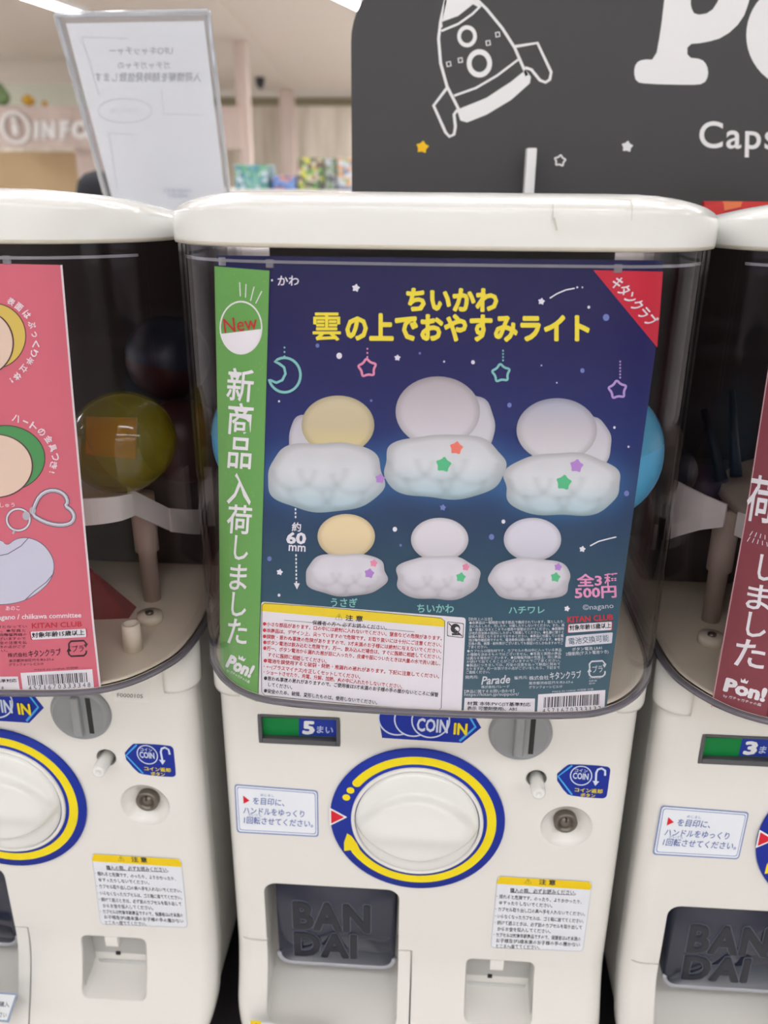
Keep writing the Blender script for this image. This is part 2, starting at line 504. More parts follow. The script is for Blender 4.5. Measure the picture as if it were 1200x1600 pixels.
q = MB(); q.box(-9, -5.15, 15.0, 15.2, EYE+.5, EYE+1.25, mat('bulkhead_white', (216, 220, 208), .7)); struct(q.build('wall_left'))
# yellow leaf ornaments on top of the fascia
LEAF = mat('yellow_leaf', (226, 176, 60), .6)
for x, h, lab in ((43, 16, 'larger yellow ornament standing on the INFO fascia'), (68, 8, 'small yellow ornament on the INFO fascia, nearer the white sign')):
    q = MB(); c = on_y(x, 166, 12.8); hh = h*.0099
    q.lathe([(.02, 0), (.06*h/12, hh*.25), (.075*h/12, hh*.5), (.04*h/12, hh*.8), (.004, hh)], (c[0], 12.85, EYE+.785), 'z', LEAF, 10)
    tag(q.build('ornament', None, (c[0], 12.85, EYE+.785)), lab, 'ornament')
q = MB(); c = on_y(12, 166, 12.8)
q.lathe([(.02, 0), (.10, .05), (.12, .14), (.05, .26), (.004, .3)], (on_y(2, 166, 12.8)[0], 12.85, EYE+.785), 'z', mat('green_leaf', (130, 160, 110), .6), 10)
tag(q.build('ornament', None, (on_y(2, 166, 12.8)[0], 12.85, EYE+.785)), 'green ornament at the left end on the INFO fascia', 'ornament')
# dark rounded thing behind the leaning sign
q = MB(); c = on_y(155, 300, 2.2)
q.lathe([(.02, 0), (.05, .0), (.055, .03), (.048, .055), (.03, .072), (.004, .08)], (c[0], 2.2, c[2]-.03), 'z', mat('rounded_object_navy', (20, 22, 30), .8), 20)
tag(q.build('rounded_object', None, (c[0], 2.2, c[2]-.03)), 'small dark rounded object half hidden behind the white leaning sign', 'object')
q = MB(); q.box(c[0]-.2, c[0]+.12, 2.1, 2.35, 0, c[2]-.03, mat('side_table_white', (225, 222, 216), .5), .004)
tag(q.build('side_table', None, (c[0], 2.2, 0)), 'low white table behind the machines carrying the dark rounded object', 'table')

# toy boxes on a shelf far behind
shelf = thing('toy_shelf', 'low white toy shelf behind the machines, carrying the colourful boxes', 'shelf', (-.66, 4.15, 0))
q = MB(); q.box(-1.08, -.25, 3.96, 4.36, EYE-.11, EYE-.085, mat('shelf_white', (225, 222, 216), .5), .003); q.build('shelf_board', shelf)
for x in (-1.06, -.30):
    q = MB(); q.box(x, x+.025, 3.98, 4.34, 0, EYE-.11, MATS['shelf_white'], .003); q.build('side_panel', shelf)
def patch_mat(name, cols, scale):
    mm = bpy.data.materials.new(name); mm.use_nodes = True; nt = mm.node_tree; L = nt.links.new
    tc = nt.nodes.new('ShaderNodeTexCoord'); v = nt.nodes.new('ShaderNodeTexVoronoi'); v.inputs['Scale'].default_value = scale
    cr = nt.nodes.new('ShaderNodeValToRGB'); cr.color_ramp.interpolation = 'CONSTANT'
    el = cr.color_ramp.elements
    while len(el) < len(cols): el.new(.5)
    for i, c in enumerate(cols): el[i].position = i/len(cols); el[i].color = lin(c)
    sp = nt.nodes.new('ShaderNodeSeparateColor')
    L(tc.outputs['Object'], v.inputs['Vector']); L(v.outputs['Color'], sp.inputs[0]); L(sp.outputs[0], cr.inputs[0])
    L(cr.outputs[0], nt.nodes['Principled BSDF'].inputs['Base Color'])
    return mm
boxes = [(366, 418, 257, 'teal and green printed toy box, leftmost on the far shelf', [(90, 150, 165), (130, 180, 165), (205, 215, 222), (80, 130, 150), (100, 160, 120)], 60),
         (424, 462, 275, 'low blue printed toy box with a red patch on the far shelf', [(90, 120, 180), (120, 150, 205), (205, 140, 120), (80, 105, 165)], 55),
         (464, 505, 246, 'tall yellow and green printed toy box on the far shelf', [(205, 205, 90), (100, 150, 95), (85, 85, 80), (205, 200, 180), (140, 100, 95), (110, 150, 90)], 62),
         (506, 524, 247, 'narrow grey and green printed toy box on the far shelf', [(175, 178, 172), (120, 145, 110), (95, 100, 108), (190, 190, 200)], 60),
         (525, 556, 248, 'pale toy box with orange corner beside the dark sign board', [(205, 210, 215), (130, 140, 170), (220, 160, 100), (160, 185, 140), (225, 225, 228)], 60)]
for i, (x0, x1, yt, lab, cols, s) in enumerate(boxes):
    a = on_y(x0, yt, 4.0); c = on_y(x1, yt, 4.0)
    q = MB(); q.box(a[0], c[0]-.003, 4.0+.01*i, 4.2, EYE-.085, a[2], patch_mat('toy_box_print', cols, s), .002)
    tag(q.build('toy_box', None, ((a[0]+c[0])/2, 4.1, EYE-.085)), lab, 'toy box', 'toy boxes on the far shelf')
# ceiling smoke detector and camera
q = MB(); c = on_y(420, 27, 8.7); q.lathe([(.10, 0), (.09, -.03), (.05, -.045)], (c[0], 8.7, CZ-.0005), 'z', mat('detector', (190, 178, 168), .6), 20)
tag(q.build('smoke_detector', None, (c[0], 8.7, CZ)), 'round smoke detector on the ceiling left of the dark board', 'smoke detector')
q = MB(); c = on_y(407, 139, 18); q.lathe([(.09, 0), (.09, -.09), (.07, -.16), (.02, -.2)], (c[0], 18, CZ-.0005), 'z', mat('camera_dark', (50, 50, 60), .4), 16)
tag(q.build('dome_camera', None, (c[0], 18, CZ)), 'small dark dome camera on the ceiling between the two columns', 'camera')

# display plinth behind the machines (carries the sign board and the leaning sign)
q = MB(); q.box(-.75, 1.2, .72, 1.25, 0, EYE-.06, mat('plinth_white', (222, 218, 210), .5), .004)
tag(q.build('display_plinth', None, (.2, .98, 0)), 'white plinth behind the machines under the dark sign board', 'plinth')

# ------------------------------------------------------------------ dark sign board
YB = .79
board = thing('sign_board', 'large dark grey sign board with white rocket drawing behind the machines', 'sign', (.3, YB, EYE-.06))
BOARD = mat('board_dark_grey', (62, 62, 64), .55)
BW = ink(236, 236, 238)
def bpt(x, y, k): return on_y(x, y, YB-.0002-.00015*k)
BA = Art(bpt)
tl = on_y(550, 50, YB)
x0b = on_y(549, 160, YB)[0]; ztop = on_y(665, -50, YB)[2]; zbot = EYE-.06; rad = .052
P = [(x0b, zbot)]+[(x0b+rad-rad*math.cos(t), ztop-rad+rad*math.sin(t)) for t in np.linspace(0, math.pi/2, 12)]
P += [(x0b+1.05-rad+rad*math.sin(t), ztop-rad+rad*math.cos(t)) for t in np.linspace(0, math.pi/2, 12)]+[(x0b+1.05, zbot)]
q = MB(); n = len(P)
q.add([(x, YB, z) for x, z in P]+[(x, YB+.006, z) for x, z in P],
      [tuple(range(n)), tuple(range(2*n-1, n-1, -1))]+[(i, (i+1) % n, n+(i+1) % n, n+i) for i in range(n)], BOARD)
q.build('panel', board)
def cp(s, o=(540, 0), k=1.81818): return [(o[0]+x/k, o[1]+y/k) for x, y in s]
# rocket
A = Art(bpt)
A.poly(cp([(272, 78), (282, 0), (292, -32), (322, -40), (352, -22), (384, 16), (340, 50), (300, 70)]), BW, 1)
A.poly(cp([(274, 62), (320, 45), (362, 12), (380, 22), (330, 62), (276, 84)]), BOARD, 2)
hull = cp([(284, 0), (270, 60), (264, 110), (270, 180), (288, 245), (322, 312)]); A.stroke(hull, 4.5, BW, 1)
A.stroke(cp([(352, -22), (400, 25), (445, 80), (480, 135), (505, 192), (515, 215)]), 4.5, BW, 1)
A.stroke(cp([(272, 88), (320, 68), (360, 40), (384, 16)]), 3.5, BW, 3)
A.stroke(cp([(308, 272), (370, 250), (430, 215), (492, 168)]), 3.5, BW, 1)
A.poly(cp([(316, 312), (400, 278), (470, 232), (512, 198), (526, 218), (524, 236), (470, 284), (400, 326), (345, 348), (326, 342)]), BW, 1)
for loop in ([(482, 132), (545, 122), (584, 205), (580, 226), (568, 234), (552, 228), (528, 198), (510, 192)],
             [(288, 250), (250, 300), (284, 376), (295, 388), (308, 382), (312, 360), (308, 325), (318, 312)]):
    A.stroke(cp(loop), 4.5, BW, 2)
for c, r in (((345, 103), 28), ((380, 180), 36)):
    A.circle(cp([c])[0], r/1.818, r*1.12/1.818, BW, 1, hole=.62)
for c in ((432, 98), (405, 122), (326, 171), (293, 182)):
    p = cp([c])[0]; A.stroke([(p[0]+4.2*math.cos(t), p[1]+4.8*math.sin(t)) for t in (R(35), R(125), R(215), R(305))], 2, BW, 1, True)
part_label(A.mb.build('rocket_drawing', board, fix=False), 'white line drawing of a rocket')
A = Art(bpt)
Pout = [(1038, -2), (1040, -45), (1020, -48), (1018, -80), (1110, -82), (1150, -70), (1172, -40), (1172, -5), (1160, 32), (1132, 58), (1100, 67), (1074, 69),
        (1074, 90), (1096, 92), (1105, 102), (1107, 118), (1100, 131), (1080, 133), (1010, 131), (994, 128), (990, 112), (994, 98), (1004, 93), (1024, 93), (1032, 50)]
Pin = [(1082, -50), (1110, -48), (1124, -30), (1124, -4), (1110, 20), (1086, 24), (1079, 10), (1080, -20)]
Pout, Pin = [[(x, y if y > 0 else y*.36) for x, y in q_] for q_ in (Pout, Pin)]
A.poly(smooth_loop(Pout, 2), BW, 1, [smooth_loop(Pin, 2)])
A.circle((1248, 55), 82, 84, BW, 1, 48, .42)
part_label(A.mb.build('shop_lettering', board, fix=False), 'big rounded white slab letters')
A = Art(bpt); A.raw = True; A.text('Caps', (1092, 244), (1213, 247), 55, BW, bold=.012, sp=1.1, res=8)
A.mb.build('small_lettering', board, fix=False)
for c, r, mt, ol, lb in (((660, 230), 11.5, ink(246, 196, 30), 0, 'yellow star'), ((980, 229), 10.5, BW, 0, 'white star'), ((875, 251), 10, BW, 2.6, 'white outline star')):
    A = Art(bpt); A.star(c, r, mt, 1, R(8), ol, .55); part_label(A.mb.build('star', board, fix=False), lb)
# holder bar in front of the board
a, c = on_y(823, 231, .765), on_y(839, 231, .765)
q = MB(); q.box(a[0], c[0], .762, .778, EYE-.06, a[2], mat('bar_white', (232, 232, 234), .3), .0012)
tag(q.build('holder_bar', None, ((a[0]+c[0])/2, .77, EYE-.06)), 'upright white bar standing in front of the dark sign board', 'holder')
# red card behind the right lid
a, c = on_y(1098, 314, .74), on_y(1230, 318, .74)
q = MB(); q.box(a[0], c[0], .735, .742, EYE-.06, a[2], patch_mat('red_card_print', [(190, 30, 35), (205, 40, 40), (230, 120, 70), (180, 25, 40), (235, 180, 90)], 60), .001)
tag(q.build('card', None, ((a[0]+c[0])/2, .74, EYE-.06)), 'red and orange printed card showing behind the right machine lid', 'card')

# ------------------------------------------------------------------ leaning clear sign at upper left
YT, YL = .83, 1.01
c4 = [on_y(88, 23, YT), on_y(325, 18, YT), on_y(360, 318, YL), on_y(167, 312, YL)]
tl, tr, br, bl = c4
# carry the lower edge down to the plinth
def ext(a, b, z): t = (z-a[2])/(b[2]-a[2]); return a+(b-a)*t
bl = ext(tl, bl, EYE-.0575)
_n = np.cross(tr-tl, bl-tl); _e = np.array([0, 0, EYE]); _d = ext(tr, br, EYE-.0575)-_e
br = _e+_d*(np.dot(tl-_e, _n)/np.dot(_d, _n))
sign = thing('leaning_sign', 'clear sign holder with white sheet leaning at upper left behind the lids', 'sign', tuple((bl+br)/2))
nrm = np.cross(tr-tl, bl-tl); nrm /= np.linalg.norm(nrm)
if nrm[1] > 0: nrm = -nrm
def slab(name, quad, th, mt, off=0, inset=0., label=None):
    A, B, Cc, D = [np.array(k) for k in quad]; ctr = (A+B+Cc+D)/4
    W = [k+(ctr-k)*inset+nrm*off for k in (A, B, Cc, D)]
    q = MB(); q.add(W+[w-nrm*th for w in W], [(0, 1, 2, 3), (7, 6, 5, 4), (0, 1, 5, 4), (1, 2, 6, 5), (2, 3, 7, 6), (3, 0, 4, 7)], mt)
    return q.build(name, sign)
ACR = clear_mat('acrylic_sheet', (246, 247, 249), refl=.04, rough=.05, body=.03, body_rgb=(230, 232, 236))
slab('front_pane', c4[:2]+[br, bl], .0022, ACR, .002)
slab('rear_pane', c4[:2]+[br, bl], .0022, ACR, -.0022)
def sp(u, v): return (tl*(1-u)+tr*u)*(1-v)+(bl*(1-u)+br*u)*v
PAP = mat('thin_white_paper', (240, 241, 245), .6)
_nt = PAP.node_tree; _tr = _nt.nodes.new('ShaderNodeBsdfTranslucent'); _tr.inputs[0].default_value = lin((240, 239, 238))
_mx = _nt.nodes.new('ShaderNodeMixShader'); _mx.inputs[0].default_value = .72
_nt.links.new(_nt.nodes['Principled BSDF'].outputs[0], _mx.inputs[1]); _nt.links.new(_tr.outputs[0], _mx.inputs[2])
_nt.links.new(_mx.outputs[0], _nt.nodes['Material Output'].inputs[0])
slab('paper_sheet', [sp(.045, .035), sp(.965, .035), sp(.965, .985), sp(.045, .985)], .0003, PAP, -.0006)
edge = mat('acrylic_edge', (206, 209, 216), .15)
q = MB()
for p, w in (((tl, tr), 1), ((tl, bl), 1), ((tr, br), 1)):
    q.tube([p[0]+nrm*.0005, p[1]+nrm*.0005], .0024, clear_mat('acrylic_edge_clear', (215, 218, 224), .08, .1, .5, (225, 227, 232)), 8)
q.build('edge', sign)
# reversed faint print seen through the sheet
def sgn(x, y, k):
    d = ray(x, y); o = np.array([0, 0, EYE]); pt = tl+nrm*(-.0002+.0001*k)
    return o+d*(np.dot(pt-o, nrm)/np.dot(d, nrm))
A = Art(sgn); FT = ink(160, 163, 170); FL = ink(200, 203, 210)
for tx, l, r, yb, h in (('UFOキャッチャー', 270, 171, 86, 13), ('ガチャガチャの', 266, 184, 108, 12), ('入荷情報を随時発信致します', 314, 148, 128, 15)):
    A.text(tx, (r, yb), (l, yb), h, FT, 2, .01, mirror=True)
A.stroke([(195+42*math.cos(t), 173+19*math.sin(t)) for t in np.linspace(0, 2*math.pi, 30, endpoint=False)], 1.2, FL, 1, True)
A.text('フォローしてね', (172, 177), (217, 177), 8, FL, 2, mirror=True)
A.stroke([(128, 58), (200, 60), (187, 62)], 1.2, FL); A.stroke([(128, 58), (155, 150)], 1.2, FL)
A.stroke([(252, 140), (256, 178), (318, 180)], 1.2, FL); A.stroke([(168, 208), (210, 210)], 1.2, FL); A.stroke([(170, 208), (184, 298)], 1.2, FL)
for ly, x0, x1 in ((302, 300, 255), (310, 295, 262)): A.text('LINE@お友だち', (x1, ly), (x0, ly), 8, ink(160, 168, 205), 2, mirror=True)
part_label(A.mb.build('reversed_lettering', sign, fix=False), 'pale mirrored lettering showing through the sheet')

# ================================================================== MACHINES
def wrd(P, z, ox): return [(x+ox, y, z) for x, y in P]
OC = MX['c']
# ---- stands below
q = MB(); q.box(MX['l']-.2, MX['r']+.2, .44, .71, 0, Z_BASE, mat('rack_dark', (34, 30, 34), .6), .004)
tag(q.build('machine_rack', None, (0, .57, 0)), 'dark rack under the three white capsule machines', 'rack')

def make_machine(label):
    t = thing('capsule_toy_machine', label, 'capsule machine', (OC, PANEL+.1, Z_BASE), 'white capsule toy machines')
    # lid -----------------------------------------------------------
    rows = []
    def ringz(ins, z, k=0.): return [(x+OC, y, z-k*max(0, y-.412)) for (x, y) in plan(ins)]
    b = MB(); lipm = mat('lid_lip', (222, 216, 200), .3)
    zb = EYE-.0343; LS = .042
    b.grid([ringz(.006, zb+.002, LS), ringz(.0015, zb, LS), ringz(-.0012, zb+.0006, LS), ringz(-.0016, zb+.0022, LS)], lipm, True, True, True, False)
    nx = np.abs(PN[:, 0])
    def lidrow(t):
        out = []
        for (x, y), n, k in zip(PLAN, PN, nx):
            z0 = EYE-.0165-.0040*k; ins = (.022+.010*k)*(1-math.cos(t))-.0016; hgt = (.0068+.0040*k)*math.sin(t)
            X, Y = x-n[0]*ins, y-n[1]*ins
            out.append((X+OC, Y, z0+hgt-.115*max(0, Y-.437)))
        return out
    b.grid([ringz(-.0016, zb+.0022, LS), lidrow(0)]+[lidrow(t) for t in np.linspace(0, math.pi/2, 9)[1:]], LIDW, True, True, False, True)
    b.build('lid', t)
    # clear case ----------------------------------------------------
    b = MB(); zt = EYE-.0335
    b.grid([ringz(0, zt), ringz(0, Z_CASE0+.0028)], CASE, True); b.grid([ringz(.0022, zt), ringz(.0022, Z_CASE0+.0028)], CASE, True)
    b.build('clear_case', t)
    b = MB()
    b.grid([ringz(.0026, Z_CASE0+.0027), ringz(-.0003, Z_CASE0+.0027), ringz(-.0006, Z_CASE0+.002), ringz(-.0003, Z_CASE0), ringz(.0026, Z_CASE0), ringz(.0026, Z_CASE0+.0027)], RIM, True)
    part_label(b.build('case_rim', t), 'grey violet lower edge of the clear case')
    b = MB()
    fr = [i for i in range(len(PLAN)) if PLAN[i, 1] < .462]
    fr = sorted(fr, key=lambda i: PLAN[i, 0]); Pi = plan(.0026)
    for zz, hh, dd in ((EYE-.0415, .0014, .0016),):
        rows = [[(Pi[i][0]+OC, Pi[i][1]+o, zz+h-LS*(Pi[i][1]-.412)) for i in fr] for o, h in ((0, 0), (0, hh), (dd, hh), (dd, 0), (0, 0))]
        b.grid(rows, RAIL, False, False)
    for px in (347, 421, 967):
        c = front_hit(px, 412, OC, .0024)
        b.box(c[0]-.0020, c[0]+.0020, c[1]+.0004, c[1]+.0020, EYE-.0440, EYE-.0400, RAIL, .0005)
    part_label(b.build('card_rail', t), 'frosted rail with clips along the top of the case')
    # inside of the case ---------------------------------------------
    b = MB()
    b.grid([ringz(.0045, Z_CASE0+.0030), ringz(.0050, Z_CASE0+.0042), ringz(.008, Z_CASE0+.0033)], CREAM, True, True, False, True)
    b.grid([ringz(.0026, Z_CASE0+.0005), ringz(.0028, Z_CASE0+.003)], CREAM, True, True, True, False)
    b.build('case_floor', t)
    b = MB(); b.box(OC-.130, OC+.130, .672, .676, Z_CASE0+.006, EYE-.036, BACKD)
    part_label(b.build('case_back', t), 'dark back wall inside the case')
    # capsule hopper ring with guide wings, posts and chute
    b = MB(); cy = .560
    RW = mat('hopper_white', (226, 220, 212), .4)
    def ribbon(P, th=.0018):
        rows = []
        N = len(P); nn = []
        for i in range(N):
            a, c = P[max(0, i-1)], P[min(N-1, i+1)]; dx, dy = c[0]-a[0], c[1]-a[1]; l = math.hypot(dx, dy); nn.append((-dy/l*th, dx/l*th))
        for o, k in ((0, 3), (0, 2), (1, 2), (1, 3), (0, 3)):
            rows.append([(OC+p[0]+n[0]*o, p[1]+n[1]*o, EYE+p[k]) for p, n in zip(P, nn)])
        b.grid(rows, RW, False, False)
        b.add([r[0] for r in rows[:4]]+[r[-1] for r in rows[:4]], [(0, 1, 2, 3), (7, 6, 5, 4)], RW)
    Q = spline([(-.106, .490), (-.100, .478), (-.084, .468), (-.05, .460), (0, .457), (.05, .460), (.084, .468), (.100, .478), (.106, .490)], 5)
    ribbon([(x, y, -.1850-.045*max(0, y-.466)*4, -.2025-.02*max(0, y-.466)*4) for x, y in Q])
    ribbon([(.103, .494, -.1872, -.2047), (.109, .512, -.2010, -.2180), (.1142, .530, -.2141, -.2310)])
    ribbon([(.1150, .532, -.2155, -.2330), (.1210, .550, -.2235, -.2420), (.1262, .568, -.2305, -.2500)])
    ribbon([(-.135, .530, -.1840, -.2268), (-.130, .522, -.1850, -.2200), (-.1200, .510, -.1870, -.2100), (-.1098, .500, -.1888, -.2035)])
    b.lathe([(.020, -.204), (.092, -.200), (.094, -.206), (.020, -.210)], (OC, .552, EYE), 'z', mat('hopper_beige', (196, 180, 164), .5), 40, True, (True, True))
    b.build('hopper_ring', t)
    POST = mat('post_beige', (190, 172, 158), .5)
    for s in (-1, 1):
        b = MB(); b.lathe([(.0085, -.206), (.0082, -.248), (.0064, -.249), (.0060, Z_CASE0+.0033-EYE)], (OC+s*.0955, .534, EYE), 'z', POST, 20)
        b.build('support_post', t)
        b = MB(); b.lathe([(.0062, 0), (.0058, .019), (.0040, .019), (.0038, .010)], (OC+s*.1050, .466, Z_CASE0+.0027), 'z', CREAM, 18)
        b.build('peg', t)
        b = MB(); b.lathe([(.0085, 0), (.0085, .006), (.003, .006)], (OC+s*.1040, .503, Z_CASE0+.0027), 'z', CREAM, 18)
        b.lathe([(.0028, .006), (.0028, .0074), (.001, .008)], (OC+s*.1040, .503, Z_CASE0+.0027), 'z', STEEL, 12)
        b.build('screw_boss', t)
    b = MB(); RD = clear_mat('red_flap_plastic', (210, 60, 60), .04, .1, .7, (150, 30, 34))
    zf_ = Z_CASE0+.0034
    b.add([(OC+.050, .4985, zf_), (OC+.0885, .5045, zf_), (OC+.0660, .5040, zf_+.038), (OC+.050, .503, zf_+.038),
           (OC+.050, .523, zf_), (OC+.0885, .521, zf_)],
          [(0, 1, 2, 3), (1, 5, 2), (0, 3, 4), (3, 2, 5, 4), (0, 4, 5, 1)], RD)
    part_label(b.build('chute_flap', t), 'translucent red flap')
    b = MB(); b.box(OC-.124, OC+.124, .590, .668, Z_CASE0+.0034, EYE-.212, mat('rear_shade_brown', (62, 54, 50), .6), .004)  # dark box added for the rear shade, hides the bright floor behind
    part_label(b.build('rear_shade_block', t), 'added dark brown block for the shade at the rear of the case')
    b = MB(); b.lathe([(.038, 0), (.038, .020), (.030, .030), (.030, .0755)], (OC, .545, Z_CASE0+.0035), 'z', mat('rotor_grey', (120, 110, 105), .5), 32)
    b.build('rotor', t)
    # body -----------------------------------------------------------
    hw, rc = .1385, .014
    outline = []
    def arc(cx, cy, r, a0, a1, n=8): return [(cx+r*math.cos(R(a)), cy+r*math.sin(R(a))) for a in np.linspace(a0, a1, n)]
    xs = np.linspace(-hw+rc, hw-rc, 24)
    front = [(x, PANEL) for x in xs]
    outline = front[:-1]+arc(hw-rc, PANEL+rc, rc, -90, 0)+[(hw, PANEL+.0225), (hw-.0026, PANEL+.0235)]+[(hw-.0026, y) for y in (.52, .56, .60, .64)]+arc(hw-.0226, .67, .02, 0, 90)
    outline += arc(-hw+.0226, .67, .02, 90, 180)+[(-hw+.0026, y) for y in (.64, .60, .56, .52)]+[(-hw+.0026, PANEL+.0235), (-hw, PANEL+.0225)]+arc(-hw+rc, PANEL+rc, rc, 180, 270)[:-1]
    def flare(z):
        k = min(1, max(0, (EYE-.545-z)/.115)); k = k*k*(3-2*k)*.9+.1*k
        return .034*k
    zs = [Z_CASE0-.0005, EYE-.30, EYE-.40, EYE-.50, EYE-.535]+list(np.linspace(EYE-.545, EYE-.645, 17))+[Z_BASE]
    rows = []
    for z in zs:
        fl = flare(z); ins = .030*(max(0, (EYE-.592-z))/.063)**2
        rows.append([(x*(1-ins/hw)+OC, y-fl*min(1, max(0, (.60-y)/.10)), z) for x, y in outline])
    bm_ = MB(); bm_.grid(rows, WHITE, True, True, True, True)
    body = bm_.build('body', t)
    def cutter(fn):
        q = MB(); fn(q); o = q.build('cutter'); return o
    def rbox(q, x0, x1, y0, y1, z0, z1, r, slope=0.):
        """rounded-rectangle prism along y; slope drops the front of its floor"""
        P = arc(x1-r, z1-r, r, 0, 90, 6)+arc(x0+r, z1-r, r, 90, 180, 6)+arc(x0+r, z0+r, r, 180, 270, 6)+arc(x1-r, z0+r, r, 270, 360, 6)
        f = [(x, y0, z-(slope if z < (z0+z1)/2 else 0)) for x, z in P]; k = [(x, y1, z) for x, z in P]
        q.grid([f, k], WHITE, True, False, True, True)
    Z = lambda v: EYE+v
    cuts = [cutter(lambda q: rbox(q, -.1137+OC, -.0150+OC, .40, PANEL+.055, Z(-.588), Z(-.4815), .009, .028)),
            cutter(lambda q: rbox(q, .0358+OC, .0862+OC, .40, PANEL+.0165, Z(-.588), Z(-.5440), .005, .018)),
            cutter(lambda q: q.lathe([(.004, -.0175)]+[(.0205*math.cos(a), -.004+.021*math.sin(a)*.98) for a in np.linspace(R(-80), R(80), 14)]+[(.004, .0135)], (.0985+OC, PANEL-.0065, Z(-.4165)), 'y', WHITE, 36)),
            cutter(lambda q: q.lathe([(.0068, -.02), (.0068, .016)], (.0752+OC, PANEL, Z(-.3770)), 'y', WHITE, 24)),
            cutter(lambda q: rbox(q, -.1113+OC, -.0562+OC, .44, PANEL+.006, Z(-.3586), Z(-.3355), .0025)),
            cutter(lambda q: q.box(-.150+OC, -.113+OC, .40, PANEL+.0030, Z(-.5390), Z(-.5376), WHITE)),
            cutter(lambda q: q.box(-.0056+OC, -.0046+OC, .40, PANEL+.0022, Z(-.70), Z(-.5395), WHITE)),
            cutter(lambda q: q.box(-.0155+OC, -.0046+OC, .40, PANEL+.0022, Z(-.5402), Z(-.5394), WHITE))]
    for c in cuts:
        md = body.modifiers.new('cut', 'BOOLEAN'); md.object = c; md.operation = 'DIFFERENCE'; md.solver = 'EXACT'
    dg = bpy.context.evaluated_depsgraph_get(); dg.update()
    me = bpy.data.meshes.new_from_object(body.evaluated_get(dg))
    body.modifiers.clear(); body.data = me
    for c in cuts: bpy.data.objects.remove(c)
    bm = bmesh.new(); bm.from_mesh(me)
    for f in bm.faces: f.smooth = True
    for e in bm.edges:
        if len(e.link_faces) == 2 and e.calc_face_angle(0) > R(28): e.smooth = False
    bm.to_mesh(me); bm.free()
    # corner clips under the case -------------------------------------
    for s in (-1, 1):
        b = MB(); P = arc(0, 0, .0175, -100, 20, 12)
        rr = []
        for z, g in ((Z_CASE0-.0003, 0), (Z(-.318), 0), (Z(-.3205), .0012)):
            ring = [(s*(hw-.0138+x*(1-g*30))+OC, PANEL+.0138+y*(1-g*30), z) for x, y in P]
            ring += [(s*(hw-.0138+x*.5)+OC, PANEL+.0138+y*.5, z) for x, y in reversed(P)]
            rr.append(ring)
        b.grid(rr, WHITE, True, True, True, True); b.build('corner_clip', t)
    # price window ----------------------------------------------------
    b = MB(); FRM = mat('price_window_frame', (84, 84, 88), .35)
    def bx(x0, x1, y0, y1, z0, z1, mt, bv=0): b.box(x0+OC, x1+OC, y0, y1, Z(z0), Z(z1), mt, bv)
    bx(-.1112, -.1088, PANEL-.0006, PANEL+.0055, -.3585, -.3356, FRM, .0005); bx(-.0588, -.0564, PANEL-.0006, PANEL+.0055, -.3585, -.3356, FRM, .0005)
    bx(-.1088, -.0588, PANEL-.0006, PANEL+.0055, -.3374, -.3356, FRM, .0005); bx(-.1088, -.0588, PANEL-.0006, PANEL+.0055, -.3585, -.3545, FRM, .0005)
    bx(-.1088, -.0588, PANEL+.004, PANEL+.0058, -.3546, -.3372, FRM)
    b.build('price_window', t)
    # dial -------------------------------------------------------------
    dc = (-.0037+OC, -.4165)
    BLUE, YEL, RED, WH = ink(20, 48, 160), ink(244, 222, 20), ink(214, 32, 52), ink(240, 240, 240)
    def dmap(x, y, k): return np.array([dc[0]+x, PANEL-.0022-.00012*k, Z(dc[1]+y)])
    b = MB(); b.lathe([(.0598, 0), (.0603, -.0012), (.0598, -.0022)], (dc[0], PANEL, Z(dc[1])), 'y', BLUE, 72)
    A = Art(dmap, None, b)
    def rc_(r, a): return (r*math.cos(R(a)), r*math.sin(R(a)))
    A.stroke([rc_(.0512, a) for a in np.linspace(144, -147, 90)], .0062, YEL, 1)
    A.circle(rc_(.0512, 144), .0031, .0031, YEL, 1, 16)
    A.circle(rc_(.0516, 152.5), .0027, .0027, YEL, 1, 16); A.circle(rc_(.0518, 160), .0027, .0027, YEL, 1, 16)
    A.poly([rc_(.0502, 195.5), rc_(.0550, 203), rc_(.0585, 210), rc_(.0540, 211.5), rc_(.0540, 215), rc_(.0482, 215), rc_(.0470, 208), rc_(.0480, 199)], YEL, 1)
    A.poly([(-.0604, .0083), (-.0604, -.0075), (-.0482, .0008)], WH, 1); A.poly([(-.0594, .0062), (-.0594, -.0054), (-.0502, .0007)], RED, 2)
    dial = b.build('dial_plate', t, fix=False)
    part_label(dial, 'blue dial ring with yellow arrow and red triangle')
    b = MB(); hx, hz = dc[0], Z(dc[1])
    b.lathe([(.0456, 0), (.0455, -.0012), (.0446, -.0020), (.0432, -.0018), (.0427, .0004)], (hx, PANEL-.0022, hz), 'y', LIDW, 72, True, (False, False))
    rows = []; n = 120
    for r in list(np.linspace(.0424, .0385, 6))+list(np.linspace(.0378, .0006, 46)):
        row = []
        for k in range(n):
            a = 2*math.pi*k/n; u, v = r*math.cos(a), r*math.sin(a)
            base = .0045*math.sqrt(max(0, 1-(r/.0424)**8))
            half = .0265*max(.0, 1-(u/.0428)**2)
            rg = (.0068/(1+math.exp(min(40, (abs(v)-half)/.0009)))+.0035*math.exp(-(v/.010)**2))*max(0, 1-(u/.0428)**6)
            row.append((hx+u, PANEL-.0028-base-rg, hz+v))
        rows.append(row)
    b.grid(rows, LIDW, True, True, False, True)
    h = b.build('handle', t); 
    # coin slot ----------------------------------------------------------
    b = MB(); cx, cz = .0622+OC, Z(-.3405)
    b.lathe([(.0207, 0), (.0207, -.0015), (.0190, -.0040), (.0178, -.0046), (.0172, -.0038), (.001, -.0036)], (cx, PANEL, cz), 'y', GREYP, 48)
